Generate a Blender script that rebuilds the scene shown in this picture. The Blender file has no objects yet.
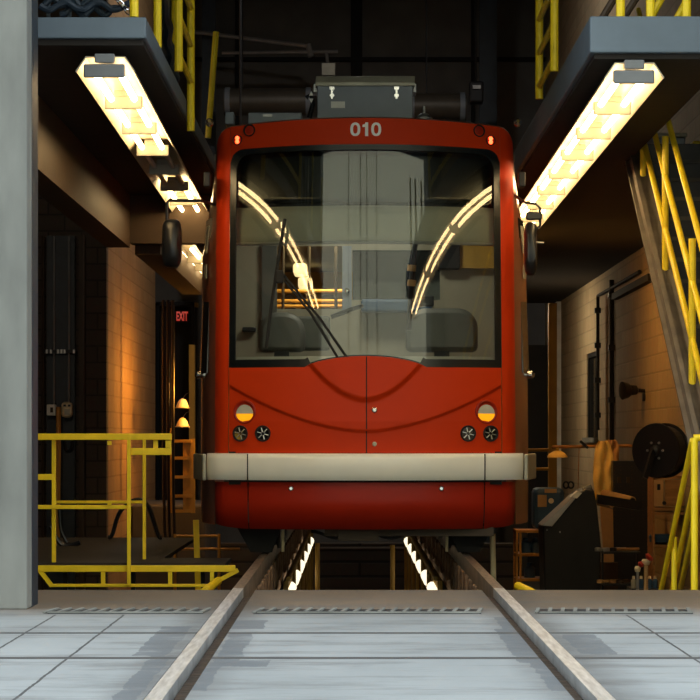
import bpy, bmesh, math, random
from mathutils import Vector, Matrix
random.seed(7)
S = bpy.context.scene
COL = S.collection
FPX, CX, CY, CH, OX = 2300.0, 353.0, 438.0, 0.88, 0.09
R = math.radians
# ------------------------------------------------------------ measuring helpers
def X(px, Y): return (px - CX) * Y / FPX - OX
def Z(py, Y): return CH + (CY - py) * Y / FPX
def P(px, py, Y): return Vector((X(px, Y), Y, Z(py, Y)))
Y0 = 16.67
def F(x, z, d=0.0):
    """front skin of the streetcar"""
    a = abs(x); r = 2.45
    c = r - math.sqrt(max(r*r - min(a, 1.0)**2, .01))
    if a > 1.0: c += .44*(a - 1.0)
    if a > 1.03:
        t = min((a - 1.03)/.085, .999); c += .12*(1 - math.sqrt(1 - t*t))
    l = .13*max(0, z - 1.0)
    return Y0 + c + l - d
def T(px, py, d=0.0):
    y = Y0 + .1
    for _ in range(6):
        x, z = X(px, y), Z(py, y); y = F(x, z, d)
    return Vector((x, y, z))
# ------------------------------------------------------------ materials
def new_mat(name):
    m = bpy.data.materials.new(name); m.use_nodes = True
    return m, m.node_tree, m.node_tree.nodes['Principled BSDF']
def mat(name, col, rough=.5, metal=0, var=.12, scale=6, emit=None, es=0, bump=0, coat=0, spec=.5, stretch=(1,1,1)):
    m, nt, b = new_mat(name); N = nt.nodes; L = nt.links
    b.inputs['Roughness'].default_value = rough; b.inputs['Metallic'].default_value = metal
    b.inputs['Coat Weight'].default_value = coat; b.inputs['Coat Roughness'].default_value = .06
    b.inputs['Specular IOR Level'].default_value = spec
    tc = N.new('ShaderNodeTexCoord'); mp = N.new('ShaderNodeMapping'); mp.inputs['Scale'].default_value = stretch
    L.new(tc.outputs['Object'], mp.inputs[0])
    n = N.new('ShaderNodeTexNoise'); n.inputs['Scale'].default_value = scale; n.inputs['Detail'].default_value = 5
    L.new(mp.outputs[0], n.inputs['Vector'])
    cr = N.new('ShaderNodeValToRGB')
    cr.color_ramp.elements[0].position = .3; cr.color_ramp.elements[1].position = .72
    cr.color_ramp.elements[0].color = (*[c*(1-var) for c in col], 1)
    cr.color_ramp.elements[1].color = (*[min(1, c*(1+var)) for c in col], 1)
    L.new(n.outputs['Fac'], cr.inputs[0]); L.new(cr.outputs[0], b.inputs['Base Color'])
    if bump:
        bp = N.new('ShaderNodeBump'); bp.inputs['Strength'].default_value = bump; bp.inputs['Distance'].default_value = .01
        L.new(n.outputs['Fac'], bp.inputs['Height']); L.new(bp.outputs[0], b.inputs['Normal'])
    if emit:
        b.inputs['Emission Color'].default_value = (*emit, 1); b.inputs['Emission Strength'].default_value = es
    return m
def block_mat(name, c1, c2, mortar, axis='YZ', bw=.4, bh=.2, msize=.012):
    m, nt, b = new_mat(name); N = nt.nodes; L = nt.links
    b.inputs['Roughness'].default_value = .85
    tc = N.new('ShaderNodeTexCoord'); sp = N.new('ShaderNodeSeparateXYZ'); cb = N.new('ShaderNodeCombineXYZ')
    L.new(tc.outputs['Object'], sp.inputs[0])
    L.new(sp.outputs[axis[0]], cb.inputs[0]); L.new(sp.outputs[axis[1]], cb.inputs[1])
    br = N.new('ShaderNodeTexBrick'); br.inputs['Scale'].default_value = 1
    br.inputs['Brick Width'].default_value = bw; br.inputs['Row Height'].default_value = bh
    br.inputs['Mortar Size'].default_value = msize; br.inputs['Mortar Smooth'].default_value = .3
    br.inputs['Color1'].default_value = (*c1, 1); br.inputs['Color2'].default_value = (*c2, 1); br.inputs['Mortar'].default_value = (*mortar, 1)
    L.new(cb.outputs[0], br.inputs['Vector'])
    n = N.new('ShaderNodeTexNoise'); n.inputs['Scale'].default_value = 18; n.inputs['Detail'].default_value = 6
    L.new(tc.outputs['Object'], n.inputs['Vector'])
    mx = N.new('ShaderNodeMix'); mx.data_type = 'RGBA'; mx.blend_type = 'MULTIPLY'; mx.inputs[0].default_value = .35
    L.new(br.outputs['Color'], mx.inputs[6]); L.new(n.outputs['Color'], mx.inputs[7]); L.new(mx.outputs[2], b.inputs['Base Color'])
    bp = N.new('ShaderNodeBump'); bp.inputs['Strength'].default_value = .5; bp.inputs['Distance'].default_value = .01; bp.invert = True
    L.new(br.outputs['Fac'], bp.inputs['Height']); L.new(bp.outputs[0], b.inputs['Normal'])
    return m
def apron_mat():
    m, nt, b = new_mat('apron_concrete'); N = nt.nodes; L = nt.links
    b.inputs['Roughness'].default_value = .75
    tc = N.new('ShaderNodeTexCoord'); sp = N.new('ShaderNodeSeparateXYZ'); L.new(tc.outputs['Object'], sp.inputs[0])
    def M(op, a, bb=None, c=None):
        k = N.new('ShaderNodeMath'); k.operation = op
        for i, v in enumerate((a, bb, c)):
            if v is None: continue
            if isinstance(v, (int, float)): k.inputs[i].default_value = v
            else: L.new(v, k.inputs[i])
        return k.outputs[0]
    x, y = sp.outputs['X'], sp.outputs['Y']
    wob = N.new('ShaderNodeTexNoise'); wob.inputs['Scale'].default_value = 5; wob.inputs['Detail'].default_value = 8
    wob.inputs['Roughness'].default_value = .7
    L.new(tc.outputs['Object'], wob.inputs['Vector'])
    w = M('MULTIPLY', M('SUBTRACT', wob.outputs['Fac'], .5), .05)
    big = N.new('ShaderNodeTexNoise'); big.inputs['Scale'].default_value = 1.1; big.inputs['Detail'].default_value = 7
    mp = N.new('ShaderNodeMapping'); mp.inputs['Scale'].default_value = (1, .35, 1)
    L.new(tc.outputs['Object'], mp.inputs[0]); L.new(mp.outputs[0], big.inputs['Vector'])
    # joints
    def line(coord, at, hw):
        return M('LESS_THAN', M('ABSOLUTE', M('SUBTRACT', M('ADD', coord, M('MULTIPLY', w, .35)), at)), hw)
    j = line(y, 10.38, .042)
    for a in (9.2, 6.6): j = M('MAXIMUM', j, line(y, a, .045 if a > 7 else .02))
    outer = M('LESS_THAN', y, 11.45)
    for a in (-1.23, -1.57, 1.27, 2.1): j = M('MAXIMUM', j, M('MULTIPLY', line(x, a, .006), outer))
    # worn dark asphalt repairs along the rails
    def patch(x0, x1, y0, y1):
        xx = M('ADD', x, M('MULTIPLY', w, 1.6)); yy = M('ADD', y, M('MULTIPLY', w, 5))
        return M('MULTIPLY', M('MULTIPLY', M('GREATER_THAN', xx, x0), M('LESS_THAN', xx, x1)), M('MULTIPLY', M('GREATER_THAN', yy, y0), M('LESS_THAN', yy, y1)))
    p = patch(-.98, -.84, 9.3, 10.75)
    for q in ((-.64, -.54, 9.0, 10.4), (-.66, -.5, 10.6, 11.1), (-.64, -.42, 8.85, 9.1), (.84, .99, 9.35, 10.3), (.6, .66, 8.0, 11.3), (-.9, -.82, 7.2, 9.3), (.56, .66, 9.0, 10.6), (-.66,-.6,8.0,9.0)):
        p = M('MAXIMUM', p, patch(*q))
    wr = N.new('ShaderNodeMapRange'); wr.inputs['From Min'].default_value = .38; wr.inputs['From Max'].default_value = .56; wr.inputs['To Min'].default_value = .35
    L.new(wob.outputs['Fac'], wr.inputs['Value'])
    p = M('MULTIPLY', p, wr.outputs[0])
    p = M('MINIMUM', p, .7)
    # stained floor inside the door line
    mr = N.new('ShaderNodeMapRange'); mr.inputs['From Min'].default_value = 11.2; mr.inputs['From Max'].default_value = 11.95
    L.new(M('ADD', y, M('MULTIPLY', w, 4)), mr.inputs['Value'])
    cr = N.new('ShaderNodeValToRGB'); e = cr.color_ramp.elements
    e[0].position = .3; e[0].color = (.18, .195, .195, 1); e[1].position = .7; e[1].color = (.27, .285, .28, 1)
    L.new(big.outputs['Fac'], cr.inputs[0])
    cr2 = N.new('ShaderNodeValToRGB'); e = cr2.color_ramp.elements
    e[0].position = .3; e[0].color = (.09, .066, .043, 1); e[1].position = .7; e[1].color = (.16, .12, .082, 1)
    L.new(big.outputs['Fac'], cr2.inputs[0])
    def mixc(f, a, bcol):
        k = N.new('ShaderNodeMix'); k.data_type = 'RGBA'; L.new(f, k.inputs[0]); L.new(a, k.inputs[6])
        if isinstance(bcol, tuple): k.inputs[7].default_value = (*bcol, 1)
        else: L.new(bcol, k.inputs[7])
        return k.outputs[2]
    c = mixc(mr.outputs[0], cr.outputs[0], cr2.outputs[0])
    st = N.new('ShaderNodeTexNoise'); st.inputs['Scale'].default_value = 1.6; st.inputs['Detail'].default_value = 9; st.inputs['Roughness'].default_value = .72
    ms_ = N.new('ShaderNodeMapping'); ms_.inputs['Scale'].default_value = (.55, 2.2, 1); L.new(tc.outputs['Object'], ms_.inputs[0]); L.new(ms_.outputs[0], st.inputs['Vector'])
    sr = N.new('ShaderNodeMapRange'); sr.inputs['From Min'].default_value = .49; sr.inputs['From Max'].default_value = .62; sr.inputs['To Max'].default_value = .55
    L.new(st.outputs['Fac'], sr.inputs['Value'])
    c = mixc(sr.outputs[0], c, (.085, .085, .08))
    # grime hugging the rails
    gx = M('ABSOLUTE', M('SUBTRACT', M('ABSOLUTE', M('ADD', x, M('MULTIPLY', w, 1.2))), .74))
    gr_ = N.new('ShaderNodeMapRange'); gr_.inputs['From Min'].default_value = .24; gr_.inputs['From Max'].default_value = .08; gr_.inputs['To Max'].default_value = 1.0
    L.new(gx, gr_.inputs['Value'])
    c = mixc(M('MULTIPLY', gr_.outputs[0], wob.outputs['Fac']), c, (.05, .045, .04))
    c = mixc(p, c, (.075, .085, .095))
    c = mixc(j, c, (.045, .045, .045))
    L.new(c, b.inputs['Base Color'])
    bp = N.new('ShaderNodeBump'); bp.inputs['Strength'].default_value = .25; bp.inputs['Distance'].default_value = .02
    L.new(wob.outputs['Fac'], bp.inputs['Height']); L.new(bp.outputs[0], b.inputs['Normal'])
    return m
def glass_mat(name, tint, ior=1.7, rough=0.0):
    m, nt, b = new_mat(name); N = nt.nodes; L = nt.links; N.remove(b)
    out = N['Material Output']
    t = N.new('ShaderNodeBsdfTransparent'); t.inputs[0].default_value = (*tint, 1)
    g = N.new('ShaderNodeBsdfGlossy'); g.inputs['Roughness'].default_value = rough
    f = N.new('ShaderNodeFresnel'); f.inputs['IOR'].default_value = ior
    n = N.new('ShaderNodeTexNoise'); n.inputs['Scale'].default_value = 2.2; n.inputs['Detail'].default_value = 0
    bp = N.new('ShaderNodeBump'); bp.inputs['Strength'].default_value = .04; bp.inputs['Distance'].default_value = .02
    L.new(n.outputs['Fac'], bp.inputs['Height']); L.new(bp.outputs[0], g.inputs['Normal'])
    mx = N.new('ShaderNodeMixShader'); L.new(f.outputs[0], mx.inputs[0]); L.new(t.outputs[0], mx.inputs[1]); L.new(g.outputs[0], mx.inputs[2])
    L.new(mx.outputs[0], out.inputs[0]); return m
def emis(name, col, s):
    return mat(name, (.8, .8, .8), .4, var=.0, emit=col, es=s)
M = {}
M['apron'] = apron_mat()
M['concrete'] = mat('board_formed_concrete', (.15, .152, .135), .85, var=.4, scale=3.0, bump=.5, stretch=(1, 1, .35))
M['concrete_dark'] = mat('dark_concrete', (.075, .07, .062), .9, var=.2, scale=2)
M['panel_dark'] = mat('dark_wall_panel', (.15, .145, .135), .85, var=.15, scale=2)
M['dark'] = mat('matt_black_paint', (.012, .012, .013), .8, var=.2)  # one even matt black for joints, wipers and underframe
M['black'] = mat('black_plastic', (.012, .013, .016), .35, var=.1)
M['blacksteel'] = mat('black_steel', (.02, .021, .024), .5, metal=.4)
M['steel_trim'] = mat('navy_steel_trim', (.012, .022, .032), .5)
M['blueblack'] = mat('dark_blue_steel', (.018, .03, .045), .5, var=.2)
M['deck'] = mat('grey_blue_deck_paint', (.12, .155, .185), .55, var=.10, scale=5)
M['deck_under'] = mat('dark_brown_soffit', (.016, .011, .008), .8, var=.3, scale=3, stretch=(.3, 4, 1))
M['beam'] = mat('brown_painted_beam', (.045, .024, .008), .6, var=.15)
M['yellow'] = mat('yellow_safety_paint', (.92, .64, .01), .45, var=.12, scale=9)
M['orange'] = mat('orange_painted_steel', (.55, .24, .03), .5, var=.15)
M['railsteel'] = mat('worn_rail_steel', (.48, .49, .48), .38, metal=.55, var=.35, scale=8, stretch=(6, .5, 1))
M['railworn'] = mat('brown_rail_steel', (.20,.155,.115), .5, metal=.5, var=.4, scale=7, stretch=(6,.6,1))
M['groove'] = mat('rusty_flangeway_dirt', (.035, .02, .01), .9, var=.5, scale=14, bump=1)
M['rust'] = mat('rusty_rail_beam', (.16, .09, .045), .85, var=.5, scale=16, bump=1)
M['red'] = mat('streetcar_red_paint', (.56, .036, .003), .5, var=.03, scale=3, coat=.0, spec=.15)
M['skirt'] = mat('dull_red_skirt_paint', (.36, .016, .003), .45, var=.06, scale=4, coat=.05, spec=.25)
M['side'] = mat('brown_red_side_paint', (.24, .06, .022), .3, var=.1, scale=3, coat=.5)
M['white'] = mat('cream_bumper_enamel', (.90, .88, .78), .3, var=.02, coat=.3)
M['seam'] = mat('black_rubber_seam', (.01, .008, .008), .8)
M['glass'] = glass_mat('windscreen_glass', (.80, .84, .80), 1.75)
M['glassdark'] = mat('dark_side_glass', (.01, .012, .014), .08, var=0)
M['mask'] = mat('black_windscreen_frit', (.006, .008, .01), .25)
M['chrome'] = mat('bright_chrome', (.8, .8, .8), .12, metal=1, var=.02)
M['numwhite'] = mat('white_numeral_film', (.95, .93, .86), .5, var=.01)
M['beige'] = mat('beige_cab_lining', (.33, .31, .235), .6, var=.06)
M['cabgrey'] = mat('grey_cab_moulding', (.10, .105, .095), .5, var=.1)
M['dash'] = mat('olive_grey_dashboard', (.24, .245, .18), .6, var=.08)
M['blind'] = mat('grey_roller_blind', (.40, .40, .34), .8, var=.05, scale=2)
M['bluegrey'] = mat('blue_grey_case_paint', (.24, .275, .32), .45, var=.08)
M['duct'] = mat('dull_duct_metal', (.10, .088, .07), .45, metal=.2)
M['plate'] = mat('grey_plate_metal', (.17,.175,.175), .5)
M['stringer'] = mat('weathered_stringer_paint', (.15,.125,.095), .7, var=.3, scale=5)
M['lid'] = mat('galvanised_lid', (.42, .40, .31), .4, metal=.2, var=.15)
M['alu'] = mat('dull_aluminium', (.42, .42, .42), .4, metal=.7)
M['reflector'] = mat('white_reflector_enamel', (.36, .31, .22), .5, var=.03)
M['holder'] = mat('lampholder_plate', (.34, .31, .25), .5, var=.05)
M['tube'] = emis('lit_fluorescent_tube', (1, .70, .33), 20)
M['tube_off'] = mat('unlit_fluorescent_tube', (.45, .42, .38), .3)
M['pit_tube'] = emis('lit_pit_tube', (1, .86, .60), 1.5)
M['marker'] = emis('lit_red_marker', (1, .07, .01), 5)
M['turn'] = mat('amber_lens', (.9, .40, .01), .25, var=.05, emit=(1, .42, .01), es=.75)
M['turnclear'] = mat('clear_lamp_lens', (.62, .58, .48), .2, var=.1)
M['exit'] = emis('red_exit_lettering', (1, .03, .01), .35)
M['warm'] = emis('warm_saloon_lamp', (1, .72, .34), 1.5)
M['blockR'] = block_mat('tan_block_wall', (.46, .36, .22), (.40, .30, .18), (.34, .27, .165))
M['blockL'] = block_mat('ochre_block_wall', (.42, .27, .13), (.36, .22, .10), (.33, .20, .09))
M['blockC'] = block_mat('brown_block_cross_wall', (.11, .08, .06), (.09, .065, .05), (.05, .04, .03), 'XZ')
M['blockP'] = block_mat('pit_block_wall', (.10, .08, .06), (.08, .065, .05), (.03, .025, .02), 'XZ', 2.4, .2, .02)
M['ochre'] = mat('ochre_powder_coat', (.5, .3, .05), .5)
M['coat'] = mat('yellow_oilskin', (.95, .68, .22), .5, var=.1)
M['paper'] = mat('brown_kraft_paper', (.50, .29, .10), .8, var=.08)
M['card'] = mat('tan_cardboard', (.52, .31, .13), .85, var=.1)
M['timber'] = mat('worn_shelf_timber', (.36, .18, .06), .7, var=.3, scale=4, stretch=(1, 8, 8))
M['cream'] = mat('cream_plastic', (.85, .72, .45), .5)
M['paleplastic'] = mat('pale_grey_plastic', (.85, .85, .8), .5)
M['redplastic'] = mat('red_plastic', (.5, .04, .02), .4)
M['bluecloth'] = mat('blue_plastic', (.03, .08, .16), .5)
M['outside'] = mat('pale_street_facade', (.50, .48, .34), .8, var=.1)
# ------------------------------------------------------------ mesh builder
class MB:
    def __init__(s): s.v = []; s.f = []
    def add(s, vs, fs):
        o = len(s.v); s.v += [Vector(v) for v in vs]; s.f += [[i + o for i in f] for f in fs]; return s
    def box(s, x0, x1, y0, y1, z0, z1):
        vs = [(x, y, z) for x in (x0, x1) for y in (y0, y1) for z in (z0, z1)]
        return s.add(vs, [(0,1,3,2), (4,6,7,5), (0,4,5,1), (2,3,7,6), (0,2,6,4), (1,5,7,3)])
    def bar(s, a, b, w, h, up=(0,0,1)):
        a, b = Vector(a), Vector(b); d = (b - a).normalized(); u = Vector(up)
        if abs(d.dot(u)) > .98: u = Vector((0, 1, 0))
        r = d.cross(u).normalized(); u = r.cross(d)
        vs = [p + r*sx*w/2 + u*sz*h/2 for p in (a, b) for sx in (-1, 1) for sz in (-1, 1)]
        return s.add(vs, [(0,1,3,2), (4,6,7,5), (0,4,5,1), (2,3,7,6), (0,2,6,4), (1,5,7,3)])
    def tube(s, pts, r, n=10, r2=None):
        pts = [Vector(p) for p in pts]; o = len(s.v); prev = None
        for i, p in enumerate(pts):
            d = (pts[min(i+1, len(pts)-1)] - pts[max(i-1, 0)]).normalized()
            if prev is None:
                u = Vector((0, 0, 1)) if abs(d.z) < .9 else Vector((0, 1, 0))
                a = d.cross(u).normalized()
            else: a = (prev - d*prev.dot(d)).normalized()
            prev = a; b = d.cross(a)
            rr = r if r2 is None else r + (r2 - r)*i/(len(pts) - 1)
            for k in range(n):
                t = 2*math.pi*k/n; s.v.append(p + (a*math.cos(t) + b*math.sin(t))*rr)
        for i in range(len(pts) - 1):
            for k in range(n):
                a0, a1 = o + i*n + k, o + i*n + (k+1) % n
                s.f.append([a0, a1, a1 + n, a0 + n])
        s.f.append([o + k for k in range(n)][::-1]); s.f.append([o + (len(pts)-1)*n + k for k in range(n)])
        return s
    def lathe(s, c, axis, prof, n=20):
        """prof: (distance along the axis, radius)"""
        c, d = Vector(c), Vector(axis).normalized(); u = Vector((0,0,1)) if abs(d.z) < .9 else Vector((0,1,0))
        a = d.cross(u).normalized(); b = d.cross(a); o = len(s.v)
        for h, r in prof:
            for k in range(n):
                t = 2*math.pi*k/n; s.v.append(c + d*h + (a*math.cos(t) + b*math.sin(t))*max(r, 1e-4))
        for i in range(len(prof) - 1):
            for k in range(n):
                a0, a1 = o + i*n + k, o + i*n + (k+1) % n
                s.f.append([a0, a1, a1 + n, a0 + n])
        s.f.append([o + k for k in range(n)][::-1]); s.f.append([o + (len(prof)-1)*n + k for k in range(n)])
        return s
    def prism(s, poly, off):
        """poly: 3-D outline, off: extrusion vector"""
        n = len(poly); off = Vector(off); poly = [Vector(p) for p in poly]
        return s.add(poly + [p + off for p in poly], [list(range(n))[::-1], [n + i for i in range(n)]] + [[i, (i+1) % n, n + (i+1) % n, n + i] for i in range(n)])
    def build(s, name, m, parent=None, smooth=False, bevel=0, solid=0, origin=None, angle=35):
        me = bpy.data.meshes.new(name)
        o = bpy.data.objects.new(name, me); COL.objects.link(o)
        if origin is None:
            if parent is not None: origin = Vector(parent.get('_o', (0, 0, 0)))
            else: origin = Vector((0, 0, 0))
        origin = Vector(origin)
        me.from_pydata([v - origin for v in s.v], [], s.f); me.update()
        bm = bmesh.new(); bm.from_mesh(me); bmesh.ops.recalc_face_normals(bm, faces=bm.faces); bm.to_mesh(me); bm.free()
        me.materials.append(M[m] if isinstance(m, str) else m)
        if smooth:
            for p in me.polygons: p.use_smooth = True
            try: me.set_sharp_from_angle(angle=R(angle))
            except Exception: pass
        if solid:
            k = o.modifiers.new('thickness', 'SOLIDIFY'); k.thickness = solid; k.offset = 0
        if bevel:
            k = o.modifiers.new('edges', 'BEVEL'); k.width = bevel; k.segments = 2; k.limit_method = 'ANGLE'
        if parent is not None:
            o.parent = parent
        else: o.location = origin
        o['_o'] = tuple(origin)
        return o
def tag(o, label=None, cat=None, group=None, kind=None):
    if label: o['label'] = label
    if cat: o['category'] = cat
    if group: o['group'] = group
    if kind: o['kind'] = kind
    return o
def empty(name, loc, label, cat, group=None):
    o = bpy.data.objects.new(name, None); COL.objects.link(o); o.location = loc; o['_o'] = tuple(loc); o.empty_display_size = .2
    return tag(o, label, cat, group)
def struct(o): o['kind'] = 'structure'; return o
# NOTE: parts are built in world coordinates minus the thing's own origin
# ------------------------------------------------------------ camera
cam = bpy.data.cameras.new('camera'); co = bpy.data.objects.new('camera', cam); COL.objects.link(co)
co.location = (-OX, 0, CH); co.rotation_euler = (R(90), 0, 0)
cam.sensor_width = 36; cam.lens = 36*FPX/700; cam.shift_x = -(CX - 350)/700; cam.shift_y = (CY - 350)/700
cam.clip_end = 300; S.camera = co
cam.dof.use_dof = False
# ------------------------------------------------------------ setting
g = MB()
for a, b in ((-25, -.795), (-.655, .655), (.795, 25)):
    g.box(a, b, -25, 13.32, -.25, 0)
struct(g.build('floor', 'apron'))
for s_ in (-1, 1):
    gb = MB().box(min(s_*.725, s_*.655), max(s_*.725, s_*.655), -25, 13.32, -.25, -.045)
    struct(gb.build('trim_groove', 'groove'))
struct(MB().box(-7, 3.6, 13.32, 40.2, -1.6, -1.4).build('floor_pit', 'concrete_dark'))
struct(MB().box(-7, 3.6, 13.2, 13.32, -1.6, -.25).build('wall_pit_front', 'concrete_dark'))
# facade round the doorway
XC = X(27, 11.8)
struct(MB().box(-9, XC, 11.8, 11.98, 0, 9).build('wall_front_left', 'concrete', bevel=.008))
struct(MB().box(-9, XC, 11.98, 12.21, 0, 9).build('trim_1', 'steel_trim'))
struct(MB().box(2.6, 9, 11.8, 12.3, 0, 9).build('wall_front_right', 'concrete'))
struct(MB().box(XC, 2.6, 11.8, 12.21, 5.1, 9).build('wall_front_top', 'concrete'))
struct(MB().box(-7, 3.6, 12.3, 40.2, 9, 9.2).build('ceiling', 'panel_dark'))
# back wall with panel joints
bw = MB().box(-7, 3.6, 40, 40.2, -1.4, 9)
struct(bw.build('wall_back', 'panel_dark'))
tr = MB()
for px in (237, 356.5, 473):
    x = X(px, 39.9); w = .1 if 300 < px < 400 else .03
    tr.box(x - w, x + w, 39.9, 40, 3, 9)
for py in (59,): tr.box(-6, 3.25, 39.88, 40, Z(py, 39.9) - .03, Z(py, 39.9) + .03)
struct(tr.build('trim_2', 'dark'))
# right wall, with the window opening
XR = 3.25
wy0, wy1 = FPX*3.34/(598-353), FPX*3.34/(586.5-353)
wz0, wz1 = Z(439, 32), Z(352, 32)
rw = MB()
rw.box(XR, XR+.35, 12.3, wy0, -1.4, 9); rw.box(XR, XR+.35, wy1, 40, -1.4, 9)
rw.box(XR, XR+.35, wy0, wy1, -1.4, wz0); rw.box(XR, XR+.35, wy0, wy1, wz1, 9)
struct(rw.build('wall_right', 'blockR'))
wn = MB().box(XR+.06, XR+.1, wy0, wy1, wz0, wz1); wn = struct(wn.build('window_1', 'glassdark'))
wf = MB(); z_ = wz0
wf.box(XR+.02, XR+.12, wy0, wy0+.06, wz0, wz1).box(XR+.02, XR+.12, wy1-.06, wy1, wz0, wz1).box(XR+.02, XR+.12, wy0+.06, wy1-.06, wz1-.06, wz1)
wf.build('window_frame', 'blacksteel', wn); 
MB().box(XR-.06, XR+.26, wy0-.03, wy1+.03, wz0-.05, wz0+.02).build('window_sill', 'concrete', wn)
# left walls
XL = -3.09
struct(MB().box(XL-.35, XL, 28.2, 34.9, -1.4, 9).build('wall_left', 'blockL'))
struct(MB().box(-7, XL, 28, 28.2, -1.4, 9).build('wall_left_cross', 'blockC'))
struct(MB().box(-7.2, -7, 12.3, 40, -1.6, 9).build('wall_left_outer', 'panel_dark'))
# blue steel panel on the cross wall with conduits and boxes
pnl = MB().box(X(47, 27.9), X(75, 27.9), 27.86, 27.98, -1.4, Z(236, 27.9))
pnl = tag(pnl.build('steel_wall_panel', 'blueblack'), 'dark blue steel panel on the wall left, behind three thin conduits', 'wall panel')
fr = MB().box(X(79, 27.8), X(84, 27.8), 27.76, 27.99, -1.4, Z(235, 27.8))
tag(fr.build('wall_post', 'beam'), 'brown steel post beside the dark blue wall panel', 'post')
for i, (px, y1) in enumerate(((43, 600), (54, 405), (69, 402))):
    c = MB().tube([P(px, 236, 27.8), P(px, y1, 27.8)], .012 if i else .02, 8)
    tag(c.build('electrical_conduit', 'alu' if i else 'beam'), ['thick brown conduit nearest the concrete column, leftmost of three', 'middle thin conduit running down to the white switch box', 'right thin conduit running down to the cream switch box'][i], 'conduit', 'conduits on the left wall panel')
stp = empty('conduit_strap_bar', P(59, 351.5, 27.75), 'short dark bar with pale clips holding the conduits', 'bracket')
MB().box(X(44,27.75), X(76,27.75), 27.72, 27.86, Z(353,27.75), Z(350,27.75)).build('bar', 'blacksteel', stp)
for px in (47, 51, 58, 61.5, 64.5, 74): MB().box(X(px-1,27.7), X(px+1,27.7), 27.68, 27.72, Z(353.5,27.7), Z(349.5,27.7)).build('clip', 'alu', stp)
b1 = empty('switch_box', P(51, 410, 27.7), 'white square switch box at the foot of the middle conduit', 'switch box', 'switch boxes on the left wall')
MB().box(X(47,27.7), X(56,27.7), 27.66, 27.8, Z(415.5,27.7), Z(404.5,27.7)).build('casing', 'paleplastic', b1, bevel=.01)
MB().box(X(51,27.7), X(53.5,27.7), 27.63, 27.66, Z(412.5,27.7), Z(407.5,27.7)).build('toggle', 'beam', b1)
b2 = empty('switch_box', P(67, 409, 27.7), 'cream rounded switch box at the foot of the right conduit', 'switch box', 'switch boxes on the left wall')
MB().box(X(61.5,27.7), X(72,27.7), 27.64, 27.8, Z(417.5,27.7), Z(402,27.7)).build('casing', 'cream', b2, bevel=.04)
for px in (64.5, 69): MB().box(X(px-1.2,27.6), X(px+1.2,27.6), 27.61, 27.64, Z(406.5,27.6), Z(404.5,27.6)).build('button', 'black', b2)
MB().box(X(64,27.6), X(69.5,27.6), 27.62, 27.64, Z(415,27.6), Z(409,27.6)).build('cover_plate', 'lid', b2)
op = MB().tube([P(58.5, 407, 27.6), P(58.5, 440, 27.6), P(57, 560, 27.4)], .03, 10)
tag(op.build('orange_pole', 'orange'), 'orange upright pole between the two switch boxes', 'pole')
# left opening with exit sign, far end
dr = struct(MB().box(X(155,39.8), X(196,39.8), 39.86, 39.99, -1.4, Z(303,39.8)).build('door_1', 'blacksteel'))
dfm = MB()
for a, b in ((156, 159.5), (191, 194.5)): dfm.box(X(a,39.7), X(b,39.7), 39.7, 39.86, -1.4, Z(303,39.8))
dfm.box(X(156,39.7), X(194.5,39.7), 39.7, 39.86, Z(306,39.8), Z(302,39.8)); dfm.build('door_frame', 'blacksteel', dr)
ex = empty('exit_sign', P(182, 316, 39.5), 'small red lit EXIT sign over the far door at left', 'exit sign')
MB().box(X(175.5,39.5), X(189,39.5), 39.5, 39.6, Z(322,39.5), Z(310.5,39.5)).build('housing', 'dark', ex)
def text_mesh(txt, name, m, parent, cx, cz, h, w, place, depth=.004, bold=.0, sp=1.0):
    cu = bpy.data.curves.new('t', 'FONT'); cu.body = txt; cu.size = 1; cu.offset = bold; cu.extrude = 0; cu.resolution_u = 8; cu.space_character = sp
    to = bpy.data.objects.new('t', cu); COL.objects.link(to)
    dg = bpy.context.evaluated_depsgraph_get(); me = bpy.data.meshes.new_from_object(to.evaluated_get(dg))
    COL.objects.unlink(to); bpy.data.objects.remove(to)
    xs = [v.co.x for v in me.vertices]; ys = [v.co.y for v in me.vertices]
    x0, x1, y0, y1 = min(xs), max(xs), min(ys), max(ys)
    bm = bmesh.new(); bm.from_mesh(me)
    r = bmesh.ops.extrude_face_region(bm, geom=bm.faces[:])
    top = {v for v in r['geom'] if isinstance(v, bmesh.types.BMVert)}
    og = Vector(parent['_o'])
    for v in bm.verts:
        lx = (v.co.x - x0)/(x1 - x0) - .5; lz = (v.co.y - y0)/(y1 - y0) - .5
        v.co = place(cx + lx*w, cz + lz*h, depth if v in top else 0) - og
    bmesh.ops.recalc_face_normals(bm, faces=bm.faces)
    me2 = bpy.data.meshes.new(name); bm.to_mesh(me2); bm.free(); me2.materials.append(M[m])
    o = bpy.data.objects.new(name, me2); COL.objects.link(o); o.parent = parent
    return o
text_mesh('EXIT', 'lettering', 'exit', ex, X(182.2,39.49), Z(316.2,39.49), .16, .2, lambda x, z, d: Vector((x, 39.495 - d, z)), .01, .03)
sl = MB().box(X(193,39.3), X(196,39.3), 39.66, 40, Z(305.5,39.3), Z(301.5,39.3))
tag(sl.build('alarm_box', 'ochre'), 'tiny amber box on the wall above right of the EXIT sign', 'alarm')
yc = MB().box(X(189.5,35.2), X(195,35.2), 35.1, 35.3, -1.4, Z(345,35.2))
tag(yc.build('yellow_column', 'ochre'), 'ochre painted column left of the streetcar near the EXIT sign', 'column')
# dark blue roof columns far back
for i, (a, b) in enumerate(((202, 215), (480, 497))):
    c = MB(); y = 38.4; xa, xb = X(a, y), X(b, y)
    c.box(xa, xb, y, y+.03, -1.4, 9).box(xa, xb, y+.25, y+.28, -1.4, 9).box((xa+xb)/2-.02, (xa+xb)/2+.02, y+.03, y+.25, -1.4, 9)
    tag(c.build('steel_column', 'blueblack'), ['dark blue steel column rising above the left deck', 'dark blue steel column rising behind the right end of the roof'][i], 'column', 'steel columns at the back')
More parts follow.
